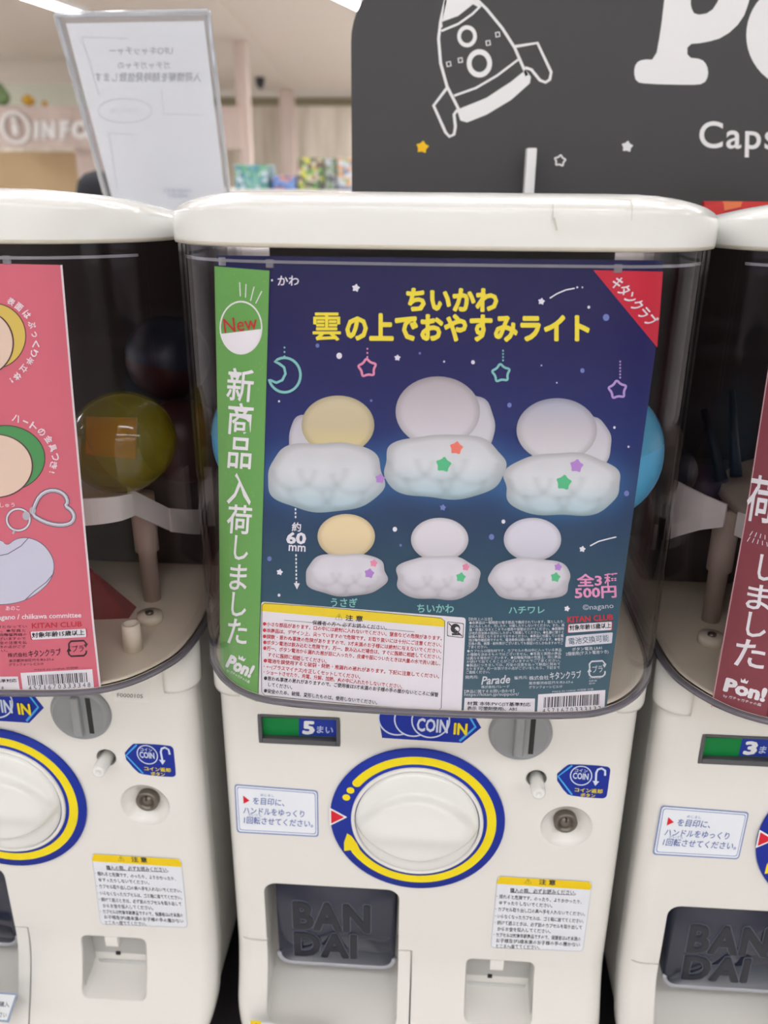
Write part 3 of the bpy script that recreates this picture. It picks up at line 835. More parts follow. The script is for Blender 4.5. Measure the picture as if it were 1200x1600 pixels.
    b.box(cx-.0042, cx+.0018, PANEL-.0072, PANEL-.003, cz-.0150, cz+.0150, GREYP, .0012)
    b.box(cx+.0056, cx+.0088, PANEL-.0040, PANEL-.003, cz-.0140, cz+.0140, DARK)
    part_label(b.build('coin_slot', t), 'grey round coin slot')
    # coin return button ---------------------------------------------------
    b = MB(); b.lathe([(.0046, .012), (.0046, -.013), (.0043, -.0150), (.0034, -.0158), (.0014, -.0158), (.0012, -.0150)], (.0752+OC, PANEL, Z(-.3772)), 'y', LIDW, 24)
    b.build('return_button', t)
    # lock ------------------------------------------------------------------
    b = MB(); lx, lz, ly = .0985+OC, Z(-.4165), PANEL+.004
    b.lathe([(.0080, .011), (.0080, -.0005), (.0074, -.0012), (.0056, -.0012), (.0054, .0006), (.0040, .0006), (.0038, -.0010), (.001, -.0010)], (lx, ly, lz), 'y', STEEL, 32)
    b.box(lx-.0006, lx+.0006, ly-.0016, ly, lz+.0016, lz+.0046, DARK)
    part_label(b.build('key_lock', t), 'round metal key lock')
    # outlet door ------------------------------------------------------------
    b = MB(); x0, x1, z0, z1 = -.1068+OC, -.0176+OC, Z(-.5660), Z(-.4825)
    P = [(x0, z1), (x0, z0+.010)]+arc(x0+.010, z0+.010, .010, 180, 270, 7)[1:]+arc(x1-.010, z0+.010, .010, 270, 360, 7)+[(x1, z1)]
    yd = PANEL+.0055
    cxm, czm = (x0+x1)/2, (z0+z1)/2
    def sc(P, k): return [(cxm+(x-cxm)*k, czm+(z-czm)*k) for x, z in P]
    b.grid([[(x, PANEL+.040, z) for x, z in P], [(x, yd+.003, z) for x, z in P], [(x, yd, z) for x, z in sc(P, .965)]], SMOKE, True, True, False, True)
    rimm = clear_mat('door_rim_clear', (205, 207, 214), .08, .08, .55, (205, 207, 214))
    door = part_label(b.build('outlet_door', t), 'smoky dark outlet door')
    b = MB(); Q = sc(P, .985)
    b.tube([(x, yd+.0010, z) for x, z in Q[1:-1]], .0021, rimm, 8); part_label(b.build('door_rim', door), 'clear rounded rim of the door')
    EDGEI, DARKI = mat('door_letter_edge', (92, 96, 112), .3), mat('door_letter_dark', (26, 29, 42), .25)
    DA = Art(lambda x, y, k: np.array([x, yd-.0004, y]))
    lw = x0+.0135
    for tx, zb, wd, hh in (('BAN', Z(-.5290), .0560, .0255), ('DAI', Z(-.5560), .0460, .0225)):
        V, Fc = glyphs(tx, .008, 3, 1.09); mn, mx = V.min(0), V.max(0)
        for rad_, dep, mt_ in ((.060, .0004, EDGEI), (.040, .0008, DARKI)):
            for k in range(12):
                ox_, oz_ = rad_*math.cos(k*math.pi/6), rad_*math.sin(k*math.pi/6)
                Qv = (V+np.array([ox_, oz_])-mn)/(mx-mn)
                DA.mb.add([(lw+u*wd, yd-dep-.00002*k, zb+v*hh) for u, v in Qv], Fc, mt_)
            DA.mb.add([(lw+u*wd, yd-dep-.00026, zb+v*hh) for u, v in (V-mn)/(mx-mn)], Fc, mt_)
    letters = DA.mb.build('door_lettering', door, fix=False)
    # pocket details ------------------------------------------------------------
    b = MB(); b.box(.0535+OC, .0640+OC, PANEL+.0004, PANEL+.008, Z(-.5552), Z(-.5442), WHITE, .001); b.build('pocket_tab', t)
    b = MB(); b.box(.0360+OC, .0860+OC, PANEL+.0158, PANEL+.0164, Z(-.5790), Z(-.5445), mat('pocket_back_grey', (182, 181, 178), .5))
    b.box(.054+OC, .0575+OC, PANEL+.0146, PANEL+.0162, Z(-.5800), Z(-.5772), DARK); b.build('pocket_back', t)
    b = MB(); LN = mat('pocket_grey', (198, 198, 195), .35)
    xa, xb, za, zb_, yb_ = .0361+OC, .0859+OC, Z(-.5878), Z(-.5443), PANEL+.0160
    b.add([(xa, PANEL+.0006, zb_), (xa, yb_, zb_), (xa, yb_, za), (xa, PANEL-.0085, za-.0175), (xa+.0004, PANEL+.0006, zb_), (xa+.0004, yb_, zb_), (xa+.0004, yb_, za), (xa+.0004, PANEL-.0085, za-.0175)],
          [(0, 1, 2, 3), (4, 7, 6, 5), (0, 4, 5, 1), (3, 2, 6, 7), (0, 3, 7, 4), (1, 5, 6, 2)], LN)
    b.add([(xb, PANEL+.0006, zb_), (xb, yb_, zb_), (xb, yb_, za), (xb, PANEL-.0085, za-.0175), (xb-.0004, PANEL+.0006, zb_), (xb-.0004, yb_, zb_), (xb-.0004, yb_, za), (xb-.0004, PANEL-.0085, za-.0175)],
          [(0, 1, 2, 3), (4, 7, 6, 5), (0, 4, 5, 1), (3, 2, 6, 7), (0, 3, 7, 4), (1, 5, 6, 2)], LN)
    b.add([(xa, yb_, za+.0006), (xb, yb_, za+.0006), (xb, PANEL-.0085, za-.0166), (xa, PANEL-.0085, za-.0166), (xa, yb_, za), (xb, yb_, za), (xb, PANEL-.0085, za-.0172), (xa, PANEL-.0085, za-.0172)],
          [(0, 1, 2, 3), (7, 6, 5, 4), (0, 4, 5, 1), (1, 5, 6, 2), (2, 6, 7, 3), (3, 7, 4, 0)], LN)
    b.build('pocket_liner', t)
    # stickers --------------------------------------------------------------------
    A = panel_art(); A.quad((777, 1368), (926, 1377), (911, 1487), (766, 1481), ink(186, 190, 200), 0, r=7)
    A.quad((778, 1369), (925, 1378), (910, 1486), (767, 1480), ink(228, 231, 238), 1, r=6)
    A.poly([(777.5, 1376), (781, 1369.5), (921, 1378), (924.5, 1384), (922.5, 1390.5), (775.5, 1381)], ink(240, 206, 20), 2)
    KB = ink(52, 54, 62)
    A.text('⚠', (820, 1380.5), (830, 1381), 8, KB, 3); A.text('注 意', (842, 1382), (868, 1383.5), 8.5, KB, 3, .02)
    A.text('購入の際、必ずお読みください。', (797, 1395), (900, 1398.5), 8, KB, 3, .01, True, 1); A.stroke([(797, 1394.5), (898, 1398.5)], .6, KB, 3)
    L = [('・揺れると危険です。のったり、よりかかったり、', 776, 1401, 909, 1410), ('ゆすったりしないでください。', 780, 1411, 863, 1416), ('・カプセル取り出し口の奥へ手を入れないでください。', 774, 1421, 914, 1429),
         ('・いらなくなったカプセルは、ゴミ箱に捨ててください。', 773, 1432, 912, 1440), ('・続けて遊ぶときは、必ず前のカプセルを取り出して', 773, 1442, 909, 1450), ('からお金を投入してください。', 777, 1452, 860, 1456),
         ('・カプセルは対象年齢商品ですので、保護者は6才未満の', 771, 1461, 907, 1468), ('お子様及び3歳未満のお子様の手の届かない', 775, 1470, 906, 1477), ('ところへ捨ててください。', 775, 1479, 843, 1481)]
    for tx, xa, ya, xb, yb in L: A.text(tx, (xa, ya+2.5), (xb, yb+2.5), 7, KB, 3, .008, True, 1)
    part_label(A.mb.build('warning_sticker', t, fix=False), 'white sticker with yellow caution heading')
    A = panel_art(); SB = ink(128, 146, 196); SW = ink(232, 236, 242); IB = ink(98, 118, 178)
    A.quad((366, 1225), (497, 1235), (498, 1308), (370, 1301), SB, 0, r=6); A.quad((368, 1227), (495, 1237), (496, 1306), (372, 1299), SW, 1, r=5)
    A.quad((370, 1229.5), (493, 1239), (494, 1303.5), (374, 1297), SB, 2, r=4); A.quad((371, 1230.5), (492, 1240), (493, 1302.5), (375, 1296), ink(233, 238, 246), 3, r=4)
    A.poly([(380, 1243), (390, 1251), (380.5, 1256)], RED, 4)
    A.text('を目印に、', (395, 1256.5), (444, 1260), 12, IB, 4, .014, True); A.text('ハンドルをゆっくり', (380, 1271.5), (475, 1277.5), 12, IB, 4, .014, True)
    A.text('1回転させてください。', (381, 1286.5), (489, 1293), 12, IB, 4, .014, True); A.text('めじるし', (407, 1244), (428, 1245.5), 4, IB, 4); A.text('かいてん', (388, 1275), (409, 1276.5), 4, IB, 4)
    part_label(A.mb.build('instruction_sticker', t, fix=False), 'white sticker with pale blue border and blue lettering')
    # coin return sticker
    A = panel_art(); A.poly(smooth_loop([(866, 1213), (884, 1197), (891, 1193.5), (948, 1197), (954, 1201), (953, 1210), (949, 1240), (947, 1246), (940, 1248), (895, 1244), (884, 1240)], 2), ink(16, 44, 148), 0)
    LB = ink(70, 170, 236); A.stroke([(894, 1196), (872, 1213), (894, 1242)], 2.6, LB, 1)
    CW = ink(212, 222, 240)
    A.circle((908, 1212), 17.5, 15.5, CW, 1, 30, .9); A.text('COIN', (895, 1216.5), (919, 1218.5), 9.5, CW, 2, .03); A.text('コイン', (898, 1206), (918, 1207.5), 6, CW, 2, .015, True)
    A.stroke([(931, 1222), (931.5, 1208), (934, 1202.5), (940, 1200.5), (945.5, 1204), (945.5, 1212)], 3.2, CW, 1); A.poly([(926, 1220), (936.5, 1221), (930, 1228)], CW, 2)
    A.text('コイン返却', (898, 1237), (941, 1240), 7, YEL, 2, .02, True); A.text('ボタン', (907, 1245), (930, 1246.5), 6.5, YEL, 2, .02, True)
    part_label(A.mb.build('coin_return_sticker', t, fix=False), 'blue arrow sticker with coin mark and yellow lettering')
    # coin-in sticker
    A = panel_art(); A.poly([(598, 1100), (592, 1128), (594, 1136), (597, 1153), (722, 1161), (752, 1137), (735, 1108)], ink(18, 46, 158), 0)
    A.stroke([(728, 1110), (743, 1136), (718, 1158)], 3.5, LB, 1)
    for n_, c in enumerate(((621, 1122), (646, 1124), (673, 1126))):
        A.circle(c, 30.5, 27.5, CW, 1+2*n_, 40); A.circle(c, 28.3, 25.3, ink(18, 46, 158), 2+2*n_, 40)
    A.text('COIN', (651, 1142), (699, 1145.5), 20, CW, 7, .03); A.text('IN', (709, 1147), (729, 1148.5), 17, YEL, 7, .035)
    part_label(A.mb.build('coin_sticker', t, fix=False), 'blue arrow sticker with white coin circles and yellow IN')
    # small label at the lip of the tray
    zf = .4704-flare(EYE-.628)-.0006
    A = Art(lambda x, y, k: on_y(x, y, zf-.0001*k)); A.quad((388, 1596), (520, 1606), (520, 1650), (390, 1640), ink(226, 228, 232), 0); A.quad((391, 1594), (408, 1595.5), (408, 1612), (392, 1611), ink(240, 206, 20), 1)
    A.text('⚠', (394, 1609), (406, 1610), 11, KB, 2)
    A.mb.build('tray_sticker', t, fix=False)
    return t

def price_plate(t, which, num):
    A = Art(lambda x, y, k: on_y(x, y, PANEL+.0036-.00012*k)+np.array([MX[which]-OC, 0, 0]))
    A.quad((408, 1121), (528, 1124), (528, 1151), (409, 1148), ink(0, 132, 62), 0)
    A.quad((467, 1122), (528, 1124), (528, 1151), (467, 1149), ink(28, 56, 160), 1)
    A.text(num, (474, 1146.5), (490, 1147), 19, ink(236, 238, 242), 2, .05); A.text('まい', (495, 1145.5), (520, 1147), 13, ink(190, 204, 236), 2, .02, True)
    part_label(A.mb.build('price_plate', t, fix=False), 'green and blue price plate reading %s' % num)

MC = make_machine('middle white capsule machine behind navy night-sky poster and green strip')
def copy_machine(src, which, label):
    dx = MX[which]-OC
    r = src.copy(); COL.objects.link(r); r.location.x += dx; r['label'] = label
    for ch in src.children:
        c = ch.copy(); COL.objects.link(c); c.parent = r
        for g in ch.children:
            d = g.copy(); COL.objects.link(d); d.parent = c
    return r
bpy.context.view_layer.update()
ML = copy_machine(MC, 'l', 'left white capsule machine with the pink poster, cut by the picture edge')
MR = copy_machine(MC, 'r', 'right white capsule machine with the maroon strip, cut by the picture edge')
price_plate(MC, 'c', '5'); price_plate(MR, 'r', '3'); price_plate(ML, 'l', '5')

# worn tape outline on the middle lid
def lid_hit(x, y, k):
    ins = -.0016; p = front_hit(x, y, OC, ins)
    for _ in range(6):
        h = (p[2]-(EYE-.0168))/.0068
        h = min(.985, max(0, h)); tt = math.asin(h)
        p = front_hit(x, y, OC, (.0245)*(1-math.cos(tt))-.0028-k*.0001)
    return p
A = Art(lid_hit, 6); TAPE = clear_mat('clear_tape', (255, 255, 254), .03, .2, .0, (214, 208, 196)); TD = ink(202, 199, 190)
A.quad((866, 311), (988, 312), (987, 371), (866, 368), TAPE, 0, 14, 8)
A.stroke([(864, 344), (864, 310), (900, 311), (950, 310), (986, 312), (988, 320)], 1.6, TD, 1); A.stroke([(866, 340), (870, 360)], 3, TD, 1)
A.stroke([(988, 318), (987, 345)], 1.2, TD, 1)
part_label(A.mb.build('tape_patch', MC, fix=False), 'worn clear tape patch on the lid')
# serial label on the left machine
A = Art(lambda x, y, k: on_y(x, y, PANEL-.00015-.00012*k)); A.quad((178, 1066), (232, 1062), (232, 1098), (178, 1096), ink(228, 226, 222), 0)
A.text('F0000105', (183, 1089), (223, 1091), 6, ink(70, 70, 74), 1)
part_label(A.mb.build('serial_sticker', ML, fix=False), 'small white serial number sticker')
A = Art(lambda x, y, k: on_y(x, y, PANEL-.030-.00012*k)); A.quad((-60, 1545), (28, 1552), (14, 1598), (-60, 1590), ink(150, 165, 190), 0); A.quad((-60, 1548), (24, 1555), (11, 1594), (-60, 1588), ink(232, 236, 240), 1)
A.text('ご購入', (-8, 1572), (14, 1574), 9, ink(60, 66, 90), 2, .01, True); A.text('ください', (-14, 1588), (10, 1590), 9, ink(60, 66, 90), 2, .01, True)
part_label(A.mb.build('tray_notice', ML, fix=False), 'white notice on the tray lip')

# ================================================================== CAPSULES
def sphere_half(c, r, up, axis, mt, mb, n=36, m=12, sq=1.0):
    axis = Vector(axis).normalized(); q = Vector((0, 0, 1)).rotation_difference(axis)
    rows = []
    for j in range(m+1):
        a = (math.pi/2)*j/m
        rows.append([Vector(c)+q @ Vector((r*math.cos(a)*math.cos(2*math.pi*k/n)+0, r*math.cos(a)*math.sin(2*math.pi*k/n), (1 if up else -1)*r*sq*math.sin(a))) for k in range(n)])
    mb.grid(rows, mt, True, True, False, False)
def capsule(c, r, axis, top, bot, label, group='toy capsules inside the cases', sq=1.0):
    t = thing('toy_capsule', label, 'toy capsule', tuple(c), group)
    for up, mt, nm in ((True, top, 'upper_shell'), (False, bot, 'lower_shell')):
        b = MB(); sphere_half(c, r if up else r*.985, up, axis, mt, b, sq=sq); b.build(nm, t)
    return t
def shell(name, rgb, body, tint): return clear_mat(name, tint, .05, .08, body, rgb)
Y1 = shell('yellow_shell_clear', (150, 140, 30), .40, (226, 214, 100)); Y2 = shell('yellow_shell_solid', (150, 140, 30), .22, (232, 222, 120))
B1 = shell('blue_shell_clear', (80, 170, 205), .7, (120, 205, 235)); B2 = mat('blue_shell_solid', (66, 160, 200), .3)
zc = EYE-.215
pY = on_y(190, 692, .503); capsule(pY, .0315, (.82, -.12, .50), Y1, Y2, 'yellow see-through capsule with orange slip inside the left case', sq=1.12)
q = MB(); qc = Vector(pY)+Vector((-.004, -.006, .006)); u = Vector((.95, .05, -.05)).normalized()*.0155; w = Vector((.02, .3, 1)).normalized()*.012
q.add([qc-u-w, qc+u-w*1.1, qc+u+w, qc-u+w*.9]+[k+Vector((0, .0015, 0)) for k in (qc-u-w, qc+u-w*1.1, qc+u+w, qc-u+w*.9)], [(0, 1, 2, 3), (7, 6, 5, 4), (0, 1, 5, 4), (1, 2, 6, 5), (2, 3, 7, 6), (3, 0, 4, 7)], ink(236, 140, 40))
tag(q.build('paper_slip', None, tuple(qc)), 'orange folded slip inside the yellow capsule', 'paper slip')
capsule(on_y(438, 684, .468), .0395, (.1, .1, 1), B1, B2, 'blue capsule peeking out left of the green strip in the middle case')
capsule(on_y(924, 706, .468), .0400, (-.25, .1, 1), B1, B2, 'blue capsule peeking out right of the navy poster in the middle case')
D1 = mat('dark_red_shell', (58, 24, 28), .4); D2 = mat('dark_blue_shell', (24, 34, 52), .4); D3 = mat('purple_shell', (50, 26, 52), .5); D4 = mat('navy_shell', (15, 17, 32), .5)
capsule(on_y(262, 560, .60), .030, (.2, 0, 1), D2, D1, 'dim dark blue and red capsule behind the yellow one in the left case')
capsule(on_y(285, 690, .57), .030, (.2, .4, 1), D1, D1, 'dim dark red capsule low beside the yellow one in the left case')
capsule(on_y(1098, 770, .585), .020, (0, 0, 1), D3, D3, 'dim purple capsule beside the maroon strip in the right case')
capsule(on_y(1046, 738, .55), .018, (0, 0, 1), D4, D4, 'dark navy capsule at the left inside the right case')
for (a, c, lab) in (((1143, 610), (1150, 745), 'modelled upright dark navy rod in the right case, nearer the maroon strip'), ((1100, 640), (1128, 750), 'modelled leaning dark navy rod in the right case, nearer the middle machine')):
    pa, pb = on_y(*a, .60), on_y(*c, .57)  # solid tapered sticks stand in for navy reflections in the case
    q = MB(); q.tube([pa, pa*.5+pb*.5, pb], [.0022, .003, .0042], D4, 10); tag(q.build('reflection', None, tuple(pb)), lab, 'reflection', 'modelled reflections inside the right case')

# ================================================================== PAPERS IN THE CASES
def rim_y(which, inset):   # lower edge of papers: photo row where the sheet ends
    return None
def sheet(art, which, left, right, top, bot, colfn, mt, nx, ny, layer=0):
    """left/right/top/bot are functions of 0..1 giving pixels"""
    v = []; cs = []
    for j in range(ny+1):
        for i in range(nx+1):
            u, w = i/nx, j/ny
            L, Rr = left(w), right(w); T, B = top(u), bot(u)
            x = L[0]*(1-u)+Rr[0]*u; y = T*(1-w)+B*w
            v.append((x, y)); cs.append(colfn(x, y) if colfn else (1, 1, 1, 1))
    f = [(j*(nx+1)+i, j*(nx+1)+i+1, (j+1)*(nx+1)+i+1, (j+1)*(nx+1)+i) for j in range(ny) for i in range(nx)]
    art.mb.add([art.fn(x, y, layer) for x, y in v], f, mt, True, cs if colfn else None)
def interp(tab):
    X = [a for a, _ in tab]; Y = [b for _, b in tab]
    return lambda t: float(np.interp(t, X, Y))
def solid_back(mb, th=.0004):
    pass
def mixc(a, b, t): return tuple(a[i]*(1-t)+b[i]*t for i in range(3))

# ---- middle poster --------------------------------------------------------------
po = thing('poster', 'navy night-sky poster with yellow Japanese title and white clouds in the middle case', 'poster', (OC, .415, Z_CASE0+.005))
STOPS = [(415, (20, 23, 80)), (520, (24, 24, 88)), (600, (20, 28, 96)), (690, (18, 44, 110)), (780, (28, 58, 100)), (870, (34, 74, 98)), (960, (44, 88, 106)), (1120, (72, 104, 114))]
GL = [(508, 745, 120, 62), (694, 730, 120, 62), (878, 758, 120, 62), (541, 895, 80, 50), (684, 900, 80, 50), (828, 905, 80, 50)]
def poster_col(x, y):
    for (y0, c0), (y1, c1) in zip(STOPS, STOPS[1:]):
        if y <= y1: break
    t = min(1, max(0, (y-y0)/(y1-y0))); c = mixc(c0, c1, t)
    for gx, gy, rx, ry in GL[:3]:
        d = math.hypot((x-gx)/rx, (y-gy)/ry); k = .6*math.exp(-max(0, d-.6)**2/.12) if d < 2 else 0
        c = mixc(c, (58, 128, 182), k)
    return lin(c)
A = case_art('c')
Ltab = interp([(0, 338), (1, 400)]); Rtab = interp([(0, 1037), (.18, 1026), (1, 946)])
sheet(A, 'c', lambda w: (Ltab(w), 0), lambda w: (Rtab(w), 0), lambda u: 399+u*8, interp([(0, 1095), (.12, 1103), (.25, 1110), (.5, 1119), (.72, 1121.5), (.88, 1120), (1, 1117)]), poster_col, print_mat(), 64, 64)
A.mb.build('sheet', po, fix=False)
W_ = ink(240, 240, 244); TE = ink(136, 206, 196); PK = ink(238, 150, 180); LI = ink(190, 160, 220); BLD = ink(118, 132, 196); GRN = ink(90, 200, 140); COR = ink(246, 130, 110); PUR = ink(186, 140, 214)
A = case_art('c'); YT_ = ink(248, 232, 66)
A.text('ちいかわ', (636, 485), (777, 486), 34, YT_, 2, .05); A.text('雲', (489, 532), (532, 532), 43, YT_, 2, .020); A.text('の上でおやすみライト', (541, 532), (920, 533), 41, YT_, 2, .046)
part_label(A.mb.build('title_lettering', po, fix=False), 'bold yellow Japanese title')
A = case_art('c'); A.text('かわ', (434, 446), (467, 446), 15, W_, 2, .015); A.circle((425, 438), 1.5, 2, W_, 2, 8)
A.mb.build('corner_lettering', po, fix=False)
A = case_art('c'); A.poly([(927, 422), (1036, 424.5), (1027, 543)], ink(204, 40, 62), 1)
for ch, c in zip('キタンクラブ', ((965, 440), (980, 455), (993, 468), (1000, 481), (1009, 490), (1018, 500))): pass
A.text('キタンクラブ', (953, 444), (1014, 513), 22, ink(232, 232, 234), 2, .02)
part_label(A.mb.build('corner_banner', po, fix=False), 'red corner triangle with white katakana')
# stars, moon, dots
A = case_art('c')
mo = [(444.5+25*math.cos(t), 586+27*math.sin(t)) for t in np.linspace(R(-128), R(165), 26)]
mi_ = [(430+17*math.cos(t), 582+18*math.sin(t)) for t in np.linspace(R(125), R(-60), 16)]
A.stroke(mo+[(422, 594), (432, 598), (441, 594), (446, 584), (444, 574), (436, 568)], 4, TE, 2, True)
for c, mt, r in (((574, 575), PK, 16), ((783, 583), TE, 16), ((965, 609), LI, 16)): A.star(c, r, mt, 2, R(-6), 3.6, .6)
for x, y0, y1, mt in ((444.5, 543, 557, TE), (574, 545, 558, PK), (786, 548, 563, TE), (969, 565, 590, LI)):
    n = int((y1-y0)/5)+1
    for k in range(n): A.circle((x, y0+(y1-y0)*k/max(1, n-1)), 1.5, 1.8, mt, 2, 8)
for x, y, r, rot in ((556, 450, 7.5, 10), (846, 471, 6.5, 10), (621, 559, 6, 5), (437, 894, 6, 12), (886, 951, 5.5, 15), (910, 858, 6, 10)): A.star((x, y), r, W_, 2, R(rot))
for x, y, r in ((692, 793, 6), (505, 535, 0)):
    if r: A.star((x, y), r, BLD, 2, R(10))
for x, y, r in ((530, 556, 4.5), (436, 627, 1.6), (694, 565, 1.6), (739, 566, 3), (960, 668, 2), (982, 698, 1.8), (786.6, 815, 3), (617, 827, 3.5), (436, 930, 2.2), (920, 480, 2.2), (846, 571, 1.2), (870, 598, 1.2), (910, 449, 1.3), (902, 449, 1.5)):
    A.circle((x, y), r, r*1.1, W_, 2, 12)
for x, y, r in ((656, 552, 2), (580, 626, 2), (910, 579, 3.4), (796, 633, 3.4), (979, 771, 4), (768, 839, 4.2), (947, 496, 5), (626, 852, 2), (421, 873, 3.5), (496, 540, 3)): A.circle((x, y), r, r*1.1, BLD, 2, 14)
A.stroke([(859, 466), (870, 459), (884, 453), (898, 450.5)], 2, W_, 2); A.stroke([(922, 853), (935, 846), (950, 842), (963, 839)], 2, W_, 2)
part_label(A.mb.build('star_print', po, fix=False), 'moon, stars and dots printed on the sky')
# clouds with plain puffs
def blob(art, c, rx, ry, top, mid, bot, layer, lumps=(), n=40, m=12, wob=.05, ph=0., amp=.0):
    V = []; Cc = []; Fc = []
    lit = lambda nx, ny: 0
    for j in range(m+1):
        for k in range(n):
            a = 2*math.pi*k/n; rr = j/m
            w = (1+wob*(math.sin(5*a+ph)*.6+math.sin(8*a+2*ph)*.4))*((abs(math.cos(a))**2.6+abs(math.sin(a))**2.6)**(-1/2.6) if wob else 1)
            x, y = c[0]+rx*rr*w*math.cos(a), c[1]+ry*rr*w*math.sin(a)
            t = (y-(c[1]-ry))/(2*ry); t = min(1, max(0, t))
            col = mixc(top, mid, t*2) if t < .5 else mixc(mid, bot, t*2-1)
            s_ = 0
            for lx, ly, lr in lumps:
                d = math.hypot(x-lx, (y-ly)*1.1)/lr
                if d < 1.25: s_ += (.05 if d < 1 else 0)*(1-d)-(.05*math.exp(-((d-1)/.16)**2) if y > ly else 0)
            edge = -.16*max(0, rr-.82)/.18
            col = tuple(min(255, max(0, v*(1+s_+edge))) for v in col)
            V.append((x, y)); Cc.append(lin(col))
    for j in range(m):
        for k in range(n):
            k2 = (k+1) % n; Fc.append((j*n+k, j*n+k2, (j+1)*n+k2, (j+1)*n+k))
    art.mb.add([art.fn(x, y, layer) for x, y in V], Fc, print_mat(), True, Cc)
big = [((509, 745), 90, 54, (528, 664), 57, 46, (216, 206, 168), (210, 198, 160), (228, 216, 150)),
       ((694, 729), 94, 50, (684, 643), 66, 55, (184, 178, 180), (206, 202, 204), (222, 224, 226)),
       ((878, 757), 90, 49, (870, 672), 63, 50, (176, 180, 196), (206, 204, 206), (224, 226, 226))]
for i, (c, rx, ry, hc, hx, hy, t1, t2, t3) in enumerate(big):
    A = case_art('c')
    sd = (-1 if i == 0 else 1)
    blob(A, (hc[0]+sd*hx*.72, hc[1]+22), hx*.62, hy*.85, (196, 196, 204), (210, 210, 214), (220, 224, 226), 2, wob=.04, ph=i)
    blob(A, hc, hx, hy, t1, t2, t3, 3, wob=.0)
    lum = [(c[0]-rx*.55, c[1]-ry*.2, rx*.36), (c[0]-rx*.05, c[1]-ry*.25, rx*.40), (c[0]+rx*.5, c[1]-ry*.1, rx*.38), (c[0]-rx*.25, c[1]+ry*.35, rx*.38), (c[0]+rx*.3, c[1]+ry*.4, rx*.36)]
    blob(A, c, rx, ry, (214, 216, 216), (214, 222, 222), (178, 208, 214), 4, lum, 72, 26, .045, i*1.3)
    for sx, sy, r, mt in ([(594, 748, 9, PUR)], [(693, 726, 14, GRN), (713, 700, 12, COR)], [(881, 754, 14, GRN), (901, 728, 12, PUR)])[i]: A.star((sx, sy), r, mt, 5, R(8), 0, .62)
    part_label(A.mb.build('cloud_print', po, fix=False), 'glowing printed cloud with %s' % ('a cream puff', 'green and coral stars', 'green and lilac stars')[i])
small = [((541, 898), 63, 33, (541, 838), 45, 35, (244, 226, 178), (577, 896, 9, PUR), (584, 880, 7, PK)),
         ((684, 903), 65, 34, (687, 843), 45, 34, (232, 232, 234), (720, 902, 9, GRN), (728, 886, 7, PK)),
         ((828, 905), 63, 33, (832, 843), 45, 34, (226, 228, 236), (868, 902, 9, GRN), (872, 886, 7, PUR))]
for i, (c, rx, ry, hc, hx, hy, t1, s1, s2) in enumerate(small):
    A = case_art('c')
    blob(A, hc, hx, hy, t1, tuple(v*.98 for v in t1), tuple(v*.9 for v in t1), 5, wob=0)
    lum = [(c[0]-rx*.5, c[1]-ry*.1, rx*.34), (c[0], c[1]-ry*.1, rx*.34), (c[0]+rx*.5, c[1], rx*.34), (c[0]-rx*.25, c[1]+ry*.5, rx*.3), (c[0]+rx*.25, c[1]+ry*.5, rx*.3)]
    blob(A, c, rx, ry, (226, 226, 230), (220, 220, 224), (196, 196, 200), 6, lum, 56, 18, .05, i*2.1)
    for sx, sy, r, mt in (s1, s2): A.star((sx, sy), r, mt, 7, R(10), 0, .62)
    part_label(A.mb.build('cloud_print', po, fix=False), 'small printed cloud above the name lettering')
A = case_art('c')
for tx, x0, x1, y0, y1, h in (('うさぎ', 517, 558, 948, 949, 14), ('ちいかわ', 652, 709, 957, 957.5, 13), ('ハチワレ', 795, 851, 959, 958.5, 11)): A.text(tx, (x0, y0), (x1, y1), h, TE, 2, .02)
A.mb.build('name_lettering', po, fix=False)
A = case_art('c')
A.text('約', (456, 830), (470, 830.5), 14, W_, 2, .02); A.text('60', (448, 849), (477, 850), 17, W_, 2, .04); A.text('mm', (451, 860.5), (477, 862), 9, W_, 2, .02)
for y0, y1 in ((776, 812), (866, 914)):
    for k in range(int((y1-y0)/6)): A.stroke([(461.5+(k*6+y0-776)*.012, y0+k*6), (461.5+(k*6+y0-776)*.012, y0+k*6+3.6)], 2.4, W_, 2)
A.poly([(457, 777), (461.5, 768), (466, 777)], W_, 2); A.poly([(459, 911), (468.5, 911.5), (464, 921)], W_, 2)
part_label(A.mb.build('size_arrow', po, fix=False), 'white dashed height arrow')
A = case_art('c'); PP = ink(240, 160, 202)
A.text('全3', (902, 916), (940, 915.5), 19, PP, 2, .028); A.text('種', (945, 916), (966, 915), 20, PP, 2, .016); A.text('500円', (899, 936), (963, 933.5), 18, PP, 2, .03)
part_label(A.mb.build('price_lettering', po, fix=False), 'pink price lettering')
A = case_art('c'); A.text('©nagano', (911, 956), (959, 952.5), 11, ink(206, 214, 222), 2)
A.text('KITAN CLUB', (887, 973), (958, 968.5), 9, ink(206, 50, 62), 2, .03)
A.mb.build('maker_lettering', po, fix=False)
